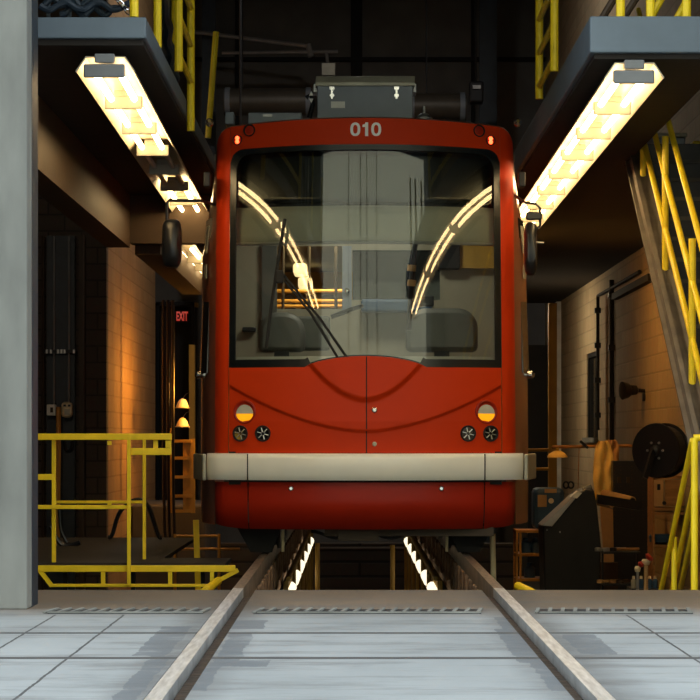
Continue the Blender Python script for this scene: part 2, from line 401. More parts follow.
# ducts
for i, (a, b, py) in enumerate(((224, 312, 102), (408, 466, 107))):
    y = 37.4; xa, xb = X(a, y), X(b, y); zc = Z(py, y)
    d = empty('ventilation_duct', ((xa+xb)/2, y, zc), ['round grey duct behind the roof, left of the toolbox', 'round grey duct behind the roof, right of the toolbox'][i], 'duct', 'ducts behind the streetcar')
    MB().tube([(xa, y, zc), (xb, y, zc)], .22, 24).build('pipe', 'duct', d, smooth=True)
    for q in (xa+.02, xb-.1): MB().tube([(q, y, zc), (q+.08, y, zc)], .24, 24).build('collar', 'bluegrey', d, smooth=True)
    MB().tube([(xa+.3, y, zc+.2), (xa+.3, y, 8.99)], .012, 6).build('hanger', 'blacksteel', d)
mo = empty('duct_motor', P(476, 96, 36.9), 'dark motor unit at the right end of the duct', 'motor')
MB().box(X(469,36.9), X(483,36.9), 36.7, 37.0, Z(104,36.9), Z(83,36.9)).build('casing', 'blacksteel', mo, bevel=.03)
MB().box(X(473,36.6), X(481,36.6), 36.66, 36.7, Z(88,36.6), Z(84.5,36.6)).build('vent', 'alu', mo)
MB().tube([(X(476,36.9), 36.85, Z(83,36.9)), (X(474,36.9), 36.85, 8.99)], .015, 6).build('hanger', 'dark', mo)
# catenary arm
ca = empty('bracket_arm', P(330, 50, 38.2), 'grey jointed bracket arm above the roof, left of the toolbox', 'bracket arm')
MB().tube([P(204, 33, 38.2), P(306, 46, 38.2)], .035, 8).build('upper_tube', 'alu', ca)
MB().tube([P(222, 53, 38.2), P(338, 51.5, 38.2)], .03, 8).build('lower_tube', 'alu', ca)
MB().tube([P(308, 44, 38.2), P(311, 57, 38.2)], .05, 8).build('joint', 'alu', ca)
MB().box(X(322,38.2), X(335,38.2), 38.1, 38.4, Z(76,38.2), Z(64,38.2)).build('insulator', 'lid', ca)
MB().tube([P(328, 66, 38.2), P(326, 50, 38.2)], .03, 8).build('drop_rod', 'alu', ca)
MB().tube([P(204, 33, 38.2), P(180, 31, 38.2)], .035, 8).build('wall_link', 'alu', ca)
# ------------------------------------------------------------ decks
def zD(py, y=13.3): return Z(py, y)
dl = empty('roof_access_deck', (-1.8, 13.3, 3.1), 'grey steel deck on the left, thin front edge, against the concrete column', 'deck', 'roof access decks')
xl = X(146, 13.3); xli = X(150, 13.3)
MB().box(-2.15, xl, 13.3, 27.8, Z(41.5, 13.3)+.02, Z(17, 13.3)).build('slab', 'deck', dl, bevel=.008)
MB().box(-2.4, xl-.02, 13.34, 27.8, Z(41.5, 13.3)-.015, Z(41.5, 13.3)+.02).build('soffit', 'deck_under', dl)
dr_ = empty('roof_access_deck', (1.8, 13.3, 3.1), 'thick grey steel deck on the right, above the stair', 'deck', 'roof access decks')
xr = X(590, 13.3)
MB().box(xr, 2.12, 13.3, 27.8, Z(52.5, 13.3), Z(16, 13.3)).build('slab', 'deck', dr_, bevel=.01)
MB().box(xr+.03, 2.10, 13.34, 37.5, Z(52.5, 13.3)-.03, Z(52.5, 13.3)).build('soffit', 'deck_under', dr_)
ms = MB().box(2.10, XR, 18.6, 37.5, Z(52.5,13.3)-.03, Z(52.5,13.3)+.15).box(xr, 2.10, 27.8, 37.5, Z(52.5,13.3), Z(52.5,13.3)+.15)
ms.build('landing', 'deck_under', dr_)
# longitudinal and cross beams on the left
zb0 = Z(52.5, 13.3)
lb = MB().box(X(130,21.5)-.22, X(130,21.5), 12.5, 21.5, 2.66, 3.15)
tag(lb.build('soffit_beam', 'beam'), 'long brown beam under the left deck, lit amber', 'beam')
cb = MB().box(X(130,21.5), xl, 21.5, 21.7, 2.70, 3.15)
tag(cb.build('cross_beam', 'beam'), 'short cross beam under the left deck behind the lamps', 'beam')
lb2 = MB().box(X(182,24.3)-.26, X(182,24.3)-.02, 21.8, 27.9, 2.62, 3.06)
tag(lb2.build('soffit_beam', 'beam'), 'far beam stub beyond the cross beam, left of the streetcar', 'beam')
# ------------------------------------------------------------ lamp rows
def lamp_row(x, y0, seg, n, zb, label, dead=(), group='strip lights under the decks', front=True, w=.17, skew=0):
    t = empty('strip_light', (x, y0, zb), label, 'strip light', group)
    L = seg*n; x00 = x
    rf = MB()
    # trough: flat back and two flared sides
    prof = [(-w, zb+.015), (-w*.66, zb+.10), (w*.66, zb+.10), (w, zb+.015)]
    vs = []; fs = []
    for yy in (y0, y0+L):
        for (a, b) in prof: vs.append((x+a+skew*(yy-y0), yy, b))
    fs = [(0,1,5,4), (1,2,6,5), (2,3,7,6)]
    rf.add(vs, fs); rf.build('reflector', 'reflector', t, solid=.008)
    if front:
        MB().box(x-.125, x+.115, y0-.02, y0+.0, zb-.022, zb+.058).build('end_plate', 'plate', t, bevel=.012)
        MB().box(x-.06, x+.055, y0-.03, y0+.04, zb+.062, zb+.115).build('mount_box', 'plate', t, bevel=.006)
    for i in range(n):
        ya = y0 + seg*i; x = x00 + skew*(ya+seg-y0)
        for sx in (-.075, .07):
            MB().tube([(x+sx-skew*seg, ya+.03, zb+.03), (x+sx, ya+seg-.03, zb+.03)], .019, 10).build('tube', 'tube_off' if i in dead else 'tube', t, smooth=True)
        if i < n:
            MB().box(x-.118, x+.118, ya+seg-.012, ya+seg+.012, zb-.03, zb+.05).box(x-.06, x+.06, ya+seg-.01, ya+seg+.01, zb+.05, zb+.09).build('lampholder', 'holder', t, bevel=.005)
    for yy in (y0+.5*seg, y0+L-.5*seg):
        x = x00 + skew*(yy-y0)
        MB().box(x-.03, x+.03, yy-.03, yy+.03, zb+.1, 3.09).build('hanger', 'blacksteel', t)
    return t
lamp_row(-1.52, 13.28, 1.2, 7, 2.98, skew=-.0112, label= 'lit strip light under the left deck with two dead sections', dead=(3, 4))
lamp_row(1.535, 13.28, 1.2, 8, 2.945, skew=.006, label= 'long lit strip light under the right deck')
lamp_row(-1.86, 24.2, 1.2, 3, 2.84, 'yellow strip light farther back on the left, half hidden by the streetcar', front=False, w=.15)
# other lamps behind the streetcar that light the far walls
def lamp(name, loc, rot, size, energy, col, sy=None):
    l = bpy.data.lights.new(name, 'AREA'); l.energy = energy; l.color = col; l.size = size
    if sy: l.shape = 'RECTANGLE'; l.size_y = sy
    o = bpy.data.objects.new(name, l); COL.objects.link(o); o.location = loc; o.rotation_euler = rot; return o
for i, (x, y, z, ry, e, c) in enumerate(((-1.58, 30.4, 1.6, -88, 95, (1, .42, .06)), (1.55, 25.0, 2.7, 55, 40, (1, .46, .10)), (1.5, 32.5, 2.7, 50, 65, (1, .80, .52)))):
    f = empty('floodlight', (x, y, z+.05), ['floodlight aimed at the left block wall', 'nearer floodlight aimed at the right wall', 'farther floodlight aimed at the right wall'][i], 'floodlight')
    bx = MB().box(x-.2, x+.2, y-.2, y+.2, z+.03, z+.12).build('housing', 'blacksteel', f)
    MB().tube([(x, y, z+.12), (x, y, 3.1 if x > 0 else 8.99)], .015, 6).build('stem', 'blacksteel', f)
    lamp('flood_lamp', (x, y, z), (0, R(-ry), 0), .38, e, c)
# ------------------------------------------------------------ rails, pit
for s_ in (-1, 1):
    side = 'left' if s_ < 0 else 'right'
    xi, xo = .728, .788
    t = empty('running_rail', (s_*.76, 13.3, 0), '%s steel rail, set in the concrete and running under the streetcar' % side, 'rail', 'rails')
    MB().box(min(s_*xi, s_*xo), max(s_*xi, s_*xo), -25, 13.4, -.14, .006).build('rail_head', 'railsteel', t)
    MB().box(min(s_*xi, s_*xo), max(s_*xi, s_*xo), 13.4, 38, -.14, .006).build('rail_head', 'railworn', t)
    MB().box(min(s_*.70, s_*.83), max(s_*.70, s_*.83), 13.33, 38, -.38, -.142).build('support_beam', 'rust', t)
    for k in range(24):
        y = 13.5 + k*.55
        MB().box(min(s_*.675, s_*.70), max(s_*.675, s_*.70), y, y+.22, -.30 + .04*(k % 2), -.06).build('rail_clamp', 'rust', t, bevel=.02)
    for k in range(6):
        y = 14.6 + k*3.4
        MB().box(s_*.76-.06, s_*.76+.06, y, y+.12, -1.4, -.38).build('support_post', 'blacksteel', t)
    # pit lights
    xp = -.635 if s_ < 0 else .60
    pl = empty('pit_light_row', (s_*.6, 18.6, -.4), 'row of lit lamps in a yellow frame under the %s rail' % side, 'pit lights', 'pit light rows')
    for k in range(6):
        y = 18.4 + k*1.75
        MB().box(xp-.012, xp+.025, y, y+1.4, -.52, -.26).build('lamp_housing', 'ochre', pl)
        MB().tube([(xp-.02*s_, y+.08, -.38), (xp-.02*s_, y+1.0, -.38)], .05, 10).build('tube', 'pit_tube', pl, smooth=True)
        MB().tube([(xp-.03*s_, y+1.6, -.24), (xp-.03*s_, y+1.6, -1.4)], .02, 8).build('post', 'ochre', pl)
    MB().tube([(xp-.03*s_, 18.3, -.24), (xp-.03*s_, 29.0, -.24)], .02, 8).build('top_tube', 'ochre', pl)
for i, (px, y, z1, lab) in enumerate(((317.5, 21, 543, 'thin yellow post in the pit beside the left pit lights'), (392.5, 21, 545, 'thin yellow post in the pit beside the right pit lights'))):
    tag(MB().tube([P(px, z1, y), (X(px, y), y, -1.4)], .022, 8).build('pit_post', 'ochre'), lab, 'post', 'thin yellow posts in the pit')
tag(MB().tube([P(492.5, 534, 17.6), (X(496.5, 17.6), 17.6, -1.4)], .022, 10).build('grab_pole', 'cream'), 'pale slanted pole under the streetcar, right of the right rail', 'pole')
struct(MB().box(-1.9, 2.2, 31.2, 31.4, -1.4, -.55).build('wall_pit_end', 'blockP'))
tag(MB().tube([(-1.2, 31.1, Z(549,31.1)), (1.5, 31.1, Z(549,31.1))], .03, 8).build('pit_pipe', 'beam'), 'brown pipe running across the far end of the pit', 'pipe')
# drain grates
for i, (a, b) in enumerate(((50, 204), (258, 480), (538, 690))):
    y0, y1 = 11.50, 11.78; xa, xb = X(a, 11.6), X(b, 11.6)
    gt = empty('drain_grate', ((xa+xb)/2, 11.6, 0), ['slotted drain grate in the floor left of the rails', 'slotted drain grate between the two rails', 'slotted drain grate right of the rails'][i], 'drain grate', 'drain grates across the doorway')
    MB().box(xa, xb, y0, y1, -.02, .004).build('channel', 'dark', gt)
    m = MB(); n = int((xb-xa)/.06)
    for k in range(n+1):
        x = xa + (xb-xa)*k/n
        m.bar((x-.016, y0, .008), (x+.016, y1, .008), .018, .008)
    m.box(xa, xb, y0, y0+.012, .004, .012)
    m.build('grille', 'concrete', gt)
# ------------------------------------------------------------ the streetcar
tram = empty('streetcar', (0, 16.8, 0), 'red streetcar numbered 010 on the rails in the depot doorway', 'streetcar')
def zt(x):
    a = abs(x); z = 3.24 - .035*(a/.95)**2
    if a > 1.0: q = min((a-1.0)/.115, .999); z -= .13*(1-math.sqrt(1-q*q))
    return z
WB, WT, WX = Z(368, 16.95), Z(148, 17.15), 1.0
def wbot(x):
    a = abs(x); bz = WB
    if a < .44:
        bz += .078*(1 - (a/.44)**2)**.75
    return bz
def wtop(x):
    a = abs(x); z = WT - .02*(a/1.0)**2
    if a > .90: q = min((a-.90)/.10, .999); z -= .10*(1-math.sqrt(1-q*q))
    return z
def patch(xs, lo, hi, nz, d, disp=None):
    m = MB(); n = len(xs)
    for x in xs:
        a, b = lo(x), hi(x)
        for k in range(nz+1):
            z = a + (b-a)*k/nz; dd = d + (disp(x, z) if disp else 0)
            m.v.append(Vector((x, F(x, z, dd), z)))
    for i in range(n-1):
        for k in range(nz):
            a = i*(nz+1)+k; m.f.append([a, a+nz+1, a+nz+2, a+1])
    return m
def lin(a, b, n): return [a + (b-a)*i/n for i in range(n+1)]
# lower red panel with the two creases
BT = Z(453, 16.75)
def sm(t): t = max(0, min(1, t)); return t*t*(3-2*t)
zc0, zs0 = Z(385, 16.8), Z(431.5, 16.72)
def panel_disp(x, z):
    a = abs(x)
    zsm = zs0 + (Z(386, 16.9)-zs0)*(a/1.0)**1.75      # long smile crease
    d = .026*sm((z - zsm)/.022 + .5)
    # inner shield: proud centre piece above the crescent
    zcr = Z(403.5, 16.75) + (WB + .005 - Z(403.5, 16.75))*(min(a, .41)/.41)**1.9
    if a < .44: d += .036*sm((z - zcr)/.05 )
    return d
m = patch(lin(-1.0, 1.0, 220), lambda x: BT, wbot, 90, 0, panel_disp)
m.build('front_panel', 'red', tram, smooth=True, angle=80)
for sx in (-1, 1):
    m = patch([sx*q for q in lin(1.006, 1.113, 14)], lambda x: BT-.0, lambda x: zt(x) - .002, 40, 0)
    m.build('front_pillar', 'red', tram, smooth=True, angle=80)
MB().box(-1.004, 1.004, 16.95, 16.96, 1.4, 1.41)
hp = patch(lin(-1.005, 1.005, 80), lambda x: wtop(x) if abs(x) < 1.0 else WT - .3, zt, 10, .0)
hp.build('header_panel', 'red', tram, smooth=True, angle=80)
# roof skin
rf = MB(); xs = lin(-1.113, 1.113, 60); ys = [0, .03, .08, .6, 2, 6, 13]
for x in xs:
    for k, yy in enumerate(ys):
        z = zt(x) + (.0 if k == 0 else (.012 if k == 1 else .02))
        rf.v.append(Vector((x*(1+.0*yy), F(x, zt(x)) + yy, z)))
for i in range(len(xs)-1):
    for k in range(len(ys)-1):
        a = i*len(ys)+k; rf.f.append([a, a+len(ys), a+len(ys)+1, a+1])
rf.build('roof', 'side', tram, smooth=True, angle=60)
# side walls (cab flare then straight)
for sx in (-1, 1):
    m = MB(); zz = [.24, .5, .9, 1.3, 1.8, 2.3, 2.8, zt(1.11)-.03]
    yb = [(0, 1.113), (.12, 1.165), (.45, 1.235), (.9, 1.275), (1.6, 1.29), (13, 1.29)]
    for (dy, xx) in yb:
        for z in zz:
            f = 1 if z < 2.3 else 1 - .035*(z-2.3)/.9
            xq = 1.113 + (xx-1.113)*(1 if z < 2.3 else max(0, 1 - (z-2.3)/.95))
            m.v.append(Vector((sx*xq, F(1.113, z) + dy - .0, z)))
    n = len(zz)
    for i in range(len(yb)-1):
        for k in range(n-1):
            a = i*n+k; m.f.append([a, a+n, a+n+1, a+1])
    m.build('side_wall', 'side', tram, smooth=True, angle=50)
    # cab side window and trim
    wn_ = MB()
    for (dy, xx) in ((.16, 1.178), (.45, 1.240), (.85, 1.276)):
        for z in (Z(372, 17), Z(215, 17.2)):
            wn_.v.append(Vector((sx*(xx+.004 if z < 2.3 else xx-.03+.004), F(1.113, z)+dy, z)))
    wn_.f = [[0, 2, 3, 1], [2, 4, 5, 3]]
    wn_.build('side_window', 'glassdark', tram, solid=.01)
    for py0, py1 in ((222, 250), (262, 276)):
        s3 = MB()
        for (dy, xx) in ((.17, 1.188), (.27, 1.212)):
            for py in (py1, py0):
                z = Z(py, 17.1); s3.v.append(Vector((sx*(xx+.006 if z < 2.3 else xx-.012), F(1.113, z)+dy, z)))
        s3.f = [[0, 2, 3, 1]]
        s3.build('side_sticker', 'beige', tram, solid=.006)
    MB().lathe((sx*1.25, F(1.113, 1.3)+.55, Z(375, 17.6)), (sx, -.25, 0), [(0, .03), (.035, .03), (.05, .015)], 12).build('side_repeater', 'chrome', tram, smooth=True)
# black windscreen surround, glass
def band(x0f, lo, hi, mname, name, d, n=60, nz=6):
    patch(lin(*x0f, n), lo, hi, nz, d).build(name, mname, tram, smooth=True, angle=80)
fr_ = MB()
def ring_pts(inset):
    pts = []
    for x in lin(-1.0+inset, 1.0-inset, 100): pts.append((x, wtop(x/(1-inset)*1.0 if abs(x) < 1 else x) - inset*.9))
    for x in lin(1.0-inset, -1.0+inset, 100): pts.append((x, wbot(x) + inset*(1.3 if abs(x) > .42 else .25)))
    return pts
o1, o2 = ring_pts(0), ring_pts(.045)
n = len(o1)
for (x, z) in o1 + o2: fr_.v.append(Vector((x, F(x, z, .004), z)))
fr_.f = [[i, (i+1) % n, n+(i+1) % n, n+i] for i in range(n)]
fr_.build('windscreen_surround', 'mask', tram, solid=.012)
wsn = patch(lin(-.985, .985, 80), lambda x: wbot(x)+.005, lambda x: wtop(x)-.01, 50, -.012)
wsn = wsn.build('windscreen', 'glass', tram, smooth=True, angle=80)
# wipers
wip = MB().tube([T(285, 219, .05), T(279, 255, .06), T(271, 308, .06), T(266, 349, .045)], .012, 8)
wo = wip.build('wiper_blade', 'dark', tram)
MB().tube([T(279, 274, .07), T(310, 312, .09), T(338, 358, .05)], .010, 8).build('wiper_arm', 'dark', tram)
MB().tube([T(281, 272, .07), T(318, 316, .09), T(346, 356, .05)], .010, 8).build('wiper_arm', 'dark', tram)
MB().box(T(276, 280).x, T(284, 280).x, T(280, 275, .11).y, T(280, 275, .05).y, T(280, 284).z, T(280, 271).z).build('wiper_hinge', 'dark', tram, bevel=.01)
# bumper
def bumper():
    m = MB(); z0, z1 = Z(480.5, 16.62), Z(453.5, 16.62)
    prof = [(z0, .0), (z0, .05), (z0+.035, .075), (z1-.04, .08), (z1-.012, .07), (z1, .04), (z1, .0)]
    xs = lin(-1.165, 1.165, 80)
    for x in xs:
        e = abs(x); ed = 0 if e < 1.05 else ((e-1.05)/.115)**2*.045
        for (z, d) in prof:
            yy = F(min(abs(x), 1.0), .7) + (0 if e < 1 else (e-1.0)*.5)
            m.v.append(Vector((x, yy - d + ed, z)))
    n = len(prof)
    for i in range(len(xs)-1):
        for k in range(n-1):
            a = i*n+k; m.f.append([a, a+n, a+n+1, a+1])
    m.f.append(list(range(n))); m.f.append([(len(xs)-1)*n + k for k in range(n)][::-1])
    return m
bp = bumper().build('bumper', 'white', tram, smooth=True, angle=50)
for px in (247.5, 485):
    m = MB(); p0, p1 = T(px, 454, .086), T(px, 480, .083)
    MB().box(p0.x-.004, p0.x+.004, p0.y+.0, p0.y+.03, p1.z, p0.z).build('seam', 'seam', bp)
for sx in (-1, 1):
    z0, z1 = Z(480.5, 16.9), Z(454, 16.9)
    MB().prism([(sx*1.168, F(1, .7)+.03, z0), (sx*1.168, F(1, .7)+.03, z1), (sx*1.285, F(1, .7)+.75, z1), (sx*1.285, F(1, .7)+.75, z0)], (sx*.03, 0, 0)).build('side_bumper', 'lid', tram, bevel=.01)
MB().box(-1.0, 1.0, F(.95, .7)-.0, F(.95, .7)+.02, Z(485, 16.7), BT+.01).build('bumper_gap', 'seam', tram)
# seams on front
for px in (366.5,):
    p = T(px, 400)
    for z0, z1 in ((BT, wbot(p.x)-.003),):
        m = MB()
        for z in lin(z0, z1, 40):
            y = F(p.x, z, panel_disp(p.x, z)+.0015)
            m.v += [Vector((p.x-.004, y, z)), Vector((p.x+.004, y, z))]
        m.f = [[2*i, 2*i+1, 2*i+3, 2*i+2] for i in range(40)]
        m.build('centre_seam', 'seam', tram)
# number
nb = MB(); hh_ = .051
def npt(x, z, d): return Vector((x, F(x, z, .002+d), z))
for px in (355.3, 376.2):
    cx_ = T(px, 129.5).x; cz_ = T(px, 129.3).z; q = len(nb.v); N_ = 32
    for (a_, b_, d_) in ((.037, hh_, 0), (.037, hh_, .004), (.0165, .033, .004), (.0165, .033, 0)):
        for k in range(N_):
            t = 2*math.pi*k/N_; ct, s2 = math.cos(t), math.sin(t)
            nb.v.append(npt(cx_ + a_*math.copysign(abs(ct)**.85, ct), cz_ + b_*math.copysign(abs(s2)**.85, s2), d_))
    for j in range(4):
        for k in range(N_):
            nb.f.append([q+j*N_+k, q+j*N_+(k+1) % N_, q+((j+1) % 4)*N_+(k+1) % N_, q+((j+1) % 4)*N_+k])
cx_ = T(366, 129.5).x; cz_ = T(366, 129.3).z
nb.prism([npt(cx_+a_, cz_+b_, 0) for a_, b_ in ((.016, -hh_), (.016, hh_), (-.004, hh_), (-.008, hh_-.012), (-.026, hh_-.018), (-.026, hh_-.034), (-.007, hh_-.034), (-.007, -hh_))], (0, -.005, 0))
nb.build('number', 'numwhite', tram)
# skirt
def sk_hi(x): return Z(482.5, 16.7)
def sk_lo(x):
    a = abs(x); z = Z(530, 16.75)
    if a > .85: z += .03*((a-.85)/.26)**2
    return z
def sk_disp(x, z): return -.16*max(0, (.42 - z)/.22)**2
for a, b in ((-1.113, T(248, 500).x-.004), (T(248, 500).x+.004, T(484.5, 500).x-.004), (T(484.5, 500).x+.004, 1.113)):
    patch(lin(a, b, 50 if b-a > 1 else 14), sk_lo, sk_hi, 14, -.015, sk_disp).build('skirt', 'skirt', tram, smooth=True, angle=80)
for (px, py, s_) in ((291, 488.5, .018), (441.5, 488.5, .018), (374.5, 410, .02), (374.5, 444, .017)):
    p = T(px, py); dd = panel_disp(p.x, p.z) if py < 480 else -.015
    MB().lathe((p.x, F(p.x, p.z, dd), p.z), (0, -1, 0), [(-.01, s_), (.008, s_), (.014, s_*.6)], 14).build('fastener', 'chrome' if py != 444 else 'lid', tram, smooth=True)
# lamps
def lens(name, px, py, r, m, rim='seam'):
    p = T(px, py); d = panel_disp(p.x, p.z) if py > 380 else 0; y = F(p.x, p.z, d)
    nrm = Vector((math.sin(math.asin(max(-.5, min(.5, p.x/2.45)))), -1, .0 if py > 380 else .05)).normalized()
    MB().lathe((p.x, y, p.z), nrm, [(-.03, r*1.28), (.010, r*1.28), (.014, r*1.18), (.006, r*1.0), (-.03, r)], 24).build(name + '_rim', rim, tram, smooth=True)
    return p, y, nrm
for px in (245, 486):
    p, y, nrm = lens('indicator', px, 412, .068, None, 'skirt')
    c = Vector((p.x, y, p.z)) + nrm*.002
    up = Vector((0, 0, 1)); rt = nrm.cross(up).normalized(); r = .066
    for nm, mt, a0, a1 in (('indicator_amber', 'turn', 180+0, 360-0), ('indicator_clear', 'turnclear', 0, 180)):
        pts = [c - up*.012 + rt*r*math.cos(R(a)) + up*(r*math.sin(R(a))) for a in range(a0, a1+1, 12)]
        if nm.endswith('clear'): pts = [q + up*0 for q in pts]
        MB().prism(pts, nrm*.006).build(nm, mt, tram)
for px in (240.5, 263, 468, 490.5):
    p, y, nrm = lens('headlamp', px, 433.5, .047, None)
    MB().lathe(Vector((p.x, y, p.z)), nrm, [(.004, .046), (-.006, .040), (-.022, .022), (-.026, .014), (-.01, .012), (-.008, .0)], 20).build('headlamp_reflector', 'chrome', tram, smooth=True)
    hb = MB()
    for k in range(6):
        a = R(60*k+15); cc = Vector((p.x, y, p.z)) + nrm*.004; rt = nrm.cross(Vector((0,0,1))).normalized()
        d1 = rt*math.cos(a) + Vector((0,0,1))*math.sin(a); hb.bar(cc + d1*.012, cc + d1*.044, .015, .004)
    hb.build('headlamp_facets', 'paleplastic' if px in (263, 468) else 'lid', tram)  # pale colour stands in for bright glints off the chrome
for px, py, lit in ((237.5, 140, 1), (249.5, 130.5, 0), (490.5, 140.5, 1), (479, 131, 0)):
    p, y, nrm = lens('marker_lamp', px, py, .031 if lit else .036, None)
    if lit:
        for dz in (-.013, .013):
            MB().lathe(Vector((p.x, y, p.z+dz)), nrm, [(-.01, .016), (.008, .016), (.014, .008)], 14).build('marker_bulb', 'marker', tram, smooth=True)
    MB().lathe(Vector((p.x, y, p.z)), nrm, [(-.012, .031), (0.0, .031), (.004, .02)], 18).build('marker_lens', 'skirt', tram, smooth=True)
# mirrors
def mirror(px0, px1, py0, py1, sx):
    y = 16.95; xa, xb = X(px0, y), X(px1, y); za, zb = Z(py1, y), Z(py0, y)
    m = MB(); n = 20; cx, cz = (xa+xb)/2, (za+zb)/2; a, b = abs(xb-xa)/2, (zb-za)/2
    ring = []
    for k in range(n):
        t = 2*math.pi*k/n; ct, st = math.cos(t), math.sin(t)
        ring.append((cx + a*math.copysign(abs(ct)**.6, ct), 0, cz + b*math.copysign(abs(st)**.45, st)))
    for dy, sc in ((-.03, .7), (-.05, .4)): pass
    prof = ((.05, .92), (.0, 1.0), (-.06, .95), (-.11, .6))
    for dy, sc in prof:
        for (x, _, z) in ring: m.v.append(Vector((cx + (x-cx)*sc, y+dy, cz + (z-cz)*sc)))
    for i in range(len(prof)-1):
        for k in range(n):
            p0, p1 = i*n+k, i*n+(k+1) % n; m.f.append([p0, p1, p1+n, p0+n])
    m.f.append(list(range(n))); m.f.append([3*n+k for k in range(n)])
    mo_ = m.build('mirror', 'black', tram, smooth=True, angle=60)
    return cx, cz, xa, xb, za, zb, y
cx, cz, xa, xb, za, zb, y = mirror(162, 182, 219, 268, -1)
MB().tube([(X(167, y), y, zb-.03), (X(167, y), y, Z(203, y)), (X(169,y), y, Z(200.5, y)), (X(200, y), y+.05, Z(200, y)), (-1.12, 17.3, Z(200, y))], .012, 8).build('mirror_arm', 'black', tram)
MB().tube([(X(164, y), y, Z(243, y)), (X(181, y), y-.02, Z(243, y))], .008, 6).build('mirror_clamp', 'alu', tram)
cx, cz, xa, xb, za, zb, y = mirror(524, 537, 222, 276, 1)
MB().tube([(1.12, 17.3, Z(190, y)), (X(526, y), y+.05, Z(202, y)), (X(536, y), y, Z(204, y)), (X(540, y), y, Z(208, y)), (X(540, y), y, Z(226, y)), (X(533, y), y, Z(232, y))], .010, 8).build('mirror_arm', 'black', tram)
MB().box(X(526,y), X(542,y), y-.02, y+.03, Z(220,y), Z(212,y)).build('mirror_bracket', 'black', tram, bevel=.01)
MB().tube([(X(529, y), y-.1, Z(243, y)), (X(543, y), y-.05, Z(243.5, y))], .008, 6).build('mirror_clamp', 'alu', tram)
for sx, px in ((-1, 207), (1, 522)):
    MB().box(X(px,17)-.025, X(px,17)+.025, 16.98, 17.12, Z(187,17), Z(172,17)).build('camera_housing', 'blacksteel', tram, bevel=.01)
    MB().lathe((X(211 if sx < 0 else 516, 17.2), 17.05, Z(126, 17.2)), (0, -1, .2), [(0, .03), (.03, .03), (.05, .012)], 12).build('roof_lamp', 'chrome', tram, smooth=True)
# under-frame
MB().box(-.86, .86, 17.1, 29, .2, .36).build('underframe', 'dark', tram)
MB().box(-.30, .95, 17.0, 17.2, .155, .22).box(-.2, .1, 16.98, 17.1, .12, .2).build('coupler_cover', 'beam', tram)
for sx in (-1, 1):
    MB().prism([(sx*.98, 17.3, .24), (sx*.62, 17.3, .24), (sx*.70, 17.3, .02), (sx*.86, 17.3, .02)], (0, .12, 0)).build('rail_guard', 'dark', tram)
    for yy in (18.6, 20.4, 26.6):
        MB().lathe((sx*.70, yy, .318), (sx, 0, 0), [(-.03, .33), (.0, .33), (.004, .305), (.10, .30), (.10, .1)], 28).build('wheel', 'blacksteel', tram, smooth=True)
    MB().tube([(sx*.62, 17.4, .24), (sx*.62, 17.4, .02)], .012, 8).build('sand_pipe', 'cream', tram)
cp = MB().tube([(x, 17.02, .19 - .05*math.sin((x+.4)*8)**2) for x in lin(-.4, .5, 30)], .014, 6)
cp.build('cable', 'black', tram)
# interior
MB().box(-1.06, 1.06, 17.3, 29.5, .40, .62).build('cab_floor', 'cabgrey', tram)
MB().box(-1.15, 1.15, 17.6, 29.5, 3.0, 3.05).build('cab_ceiling', 'beige', tram)
da = MB()
for x in lin(-.97, .97, 30):
    yb_ = F(x, 1.42) + .06
    for (dy, z) in ((0, 1.2), (0, 1.405), (.12, 1.45), (.62, 1.50), (.70, 1.44), (.70, .65)): da.v.append(Vector((x, yb_+dy, z)))
for i in range(30):
    for k in range(5): a = i*6+k; da.f.append([a, a+6, a+7, a+1])
da.build('dashboard', 'dash', tram, smooth=True, angle=40)
yB = 17.16
bl = patch(lin(-.955, .955, 40), lambda x: Z(245.5, 17.05), lambda x: Z(207, 17.05), 4, -.07)
bl.build('sun_blind', 'blind', tram, smooth=True, angle=80, solid=.004)
MB().tube([(x, F(x, 2.29)+.065, Z(244, 17.05)) for x in lin(-.95, .95, 30)], .012, 8).build('blind_bar', 'alu', tram)
patch(lin(-.97, .97, 40), lambda x: Z(206.5, 17.05), lambda x: wtop(x)-.005, 6, -.11).build('destination_hood', 'mask', tram, smooth=True, angle=80, solid=.01)
# partition behind the driver
Yp = 19.0
def pr(px0, px1, py0, py1, y=Yp, t=.04): return dict(x0=X(px0, y), x1=X(px1, y), y0=y, y1=y+t, z0=Z(py1, y), z1=Z(py0, y))
pa = MB()
for q in ((232, 277, 160, 500), (277, 342, 160, 246), (277, 342, 309, 500), (342, 352, 160, 500), (352, 440, 160, 250), (352, 440, 300, 500), (440, 498, 160, 500)):
    d = pr(*q); pa.box(d['x0'], d['x1'], d['y0'], d['y1'], d['z0'], d['z1'])
pa.build('cab_partition', 'beige', tram)
d = pr(342.5, 351.5, 246, 310, Yp-.03, .03); MB().box(*d.values()).build('partition_post', 'bluegrey', tram)
p = P(347, 291, Yp-.04); MB().lathe(p, (0, -1, 0), [(0, .02), (.02, .022), (.03, .008)], 14).build('door_knob', 'chrome', tram, smooth=True)
d = pr(352.5, 440, 250, 300, Yp+.02, .01); MB().box(*d.values()).build('tinted_pane', 'glassdark', tram)
MB().box(X(262,Yp), X(277,Yp), Yp-.05, Yp, Z(345,Yp), Z(246,Yp)).build('partition_seam', 'cabgrey', tram)
d = pr(457, 495, 241, 268, Yp-.08, .08); MB().box(*d.values()).build('notice_board', 'ochre', tram)
d = pr(438, 460, 243, 269, Yp-.12, .12); MB().box(*d.values()).build('control_box', 'black', tram, bevel=.01)
d = pr(361, 432, 299, 312, Yp-.2, .2); MB().box(*d.values()).build('blue_locker', 'bluecloth', tram, bevel=.02)
d = pr(418, 434, 296, 306, Yp-.45, .1); MB().box(*d.values()).build('radio_unit', 'black', tram, bevel=.01)
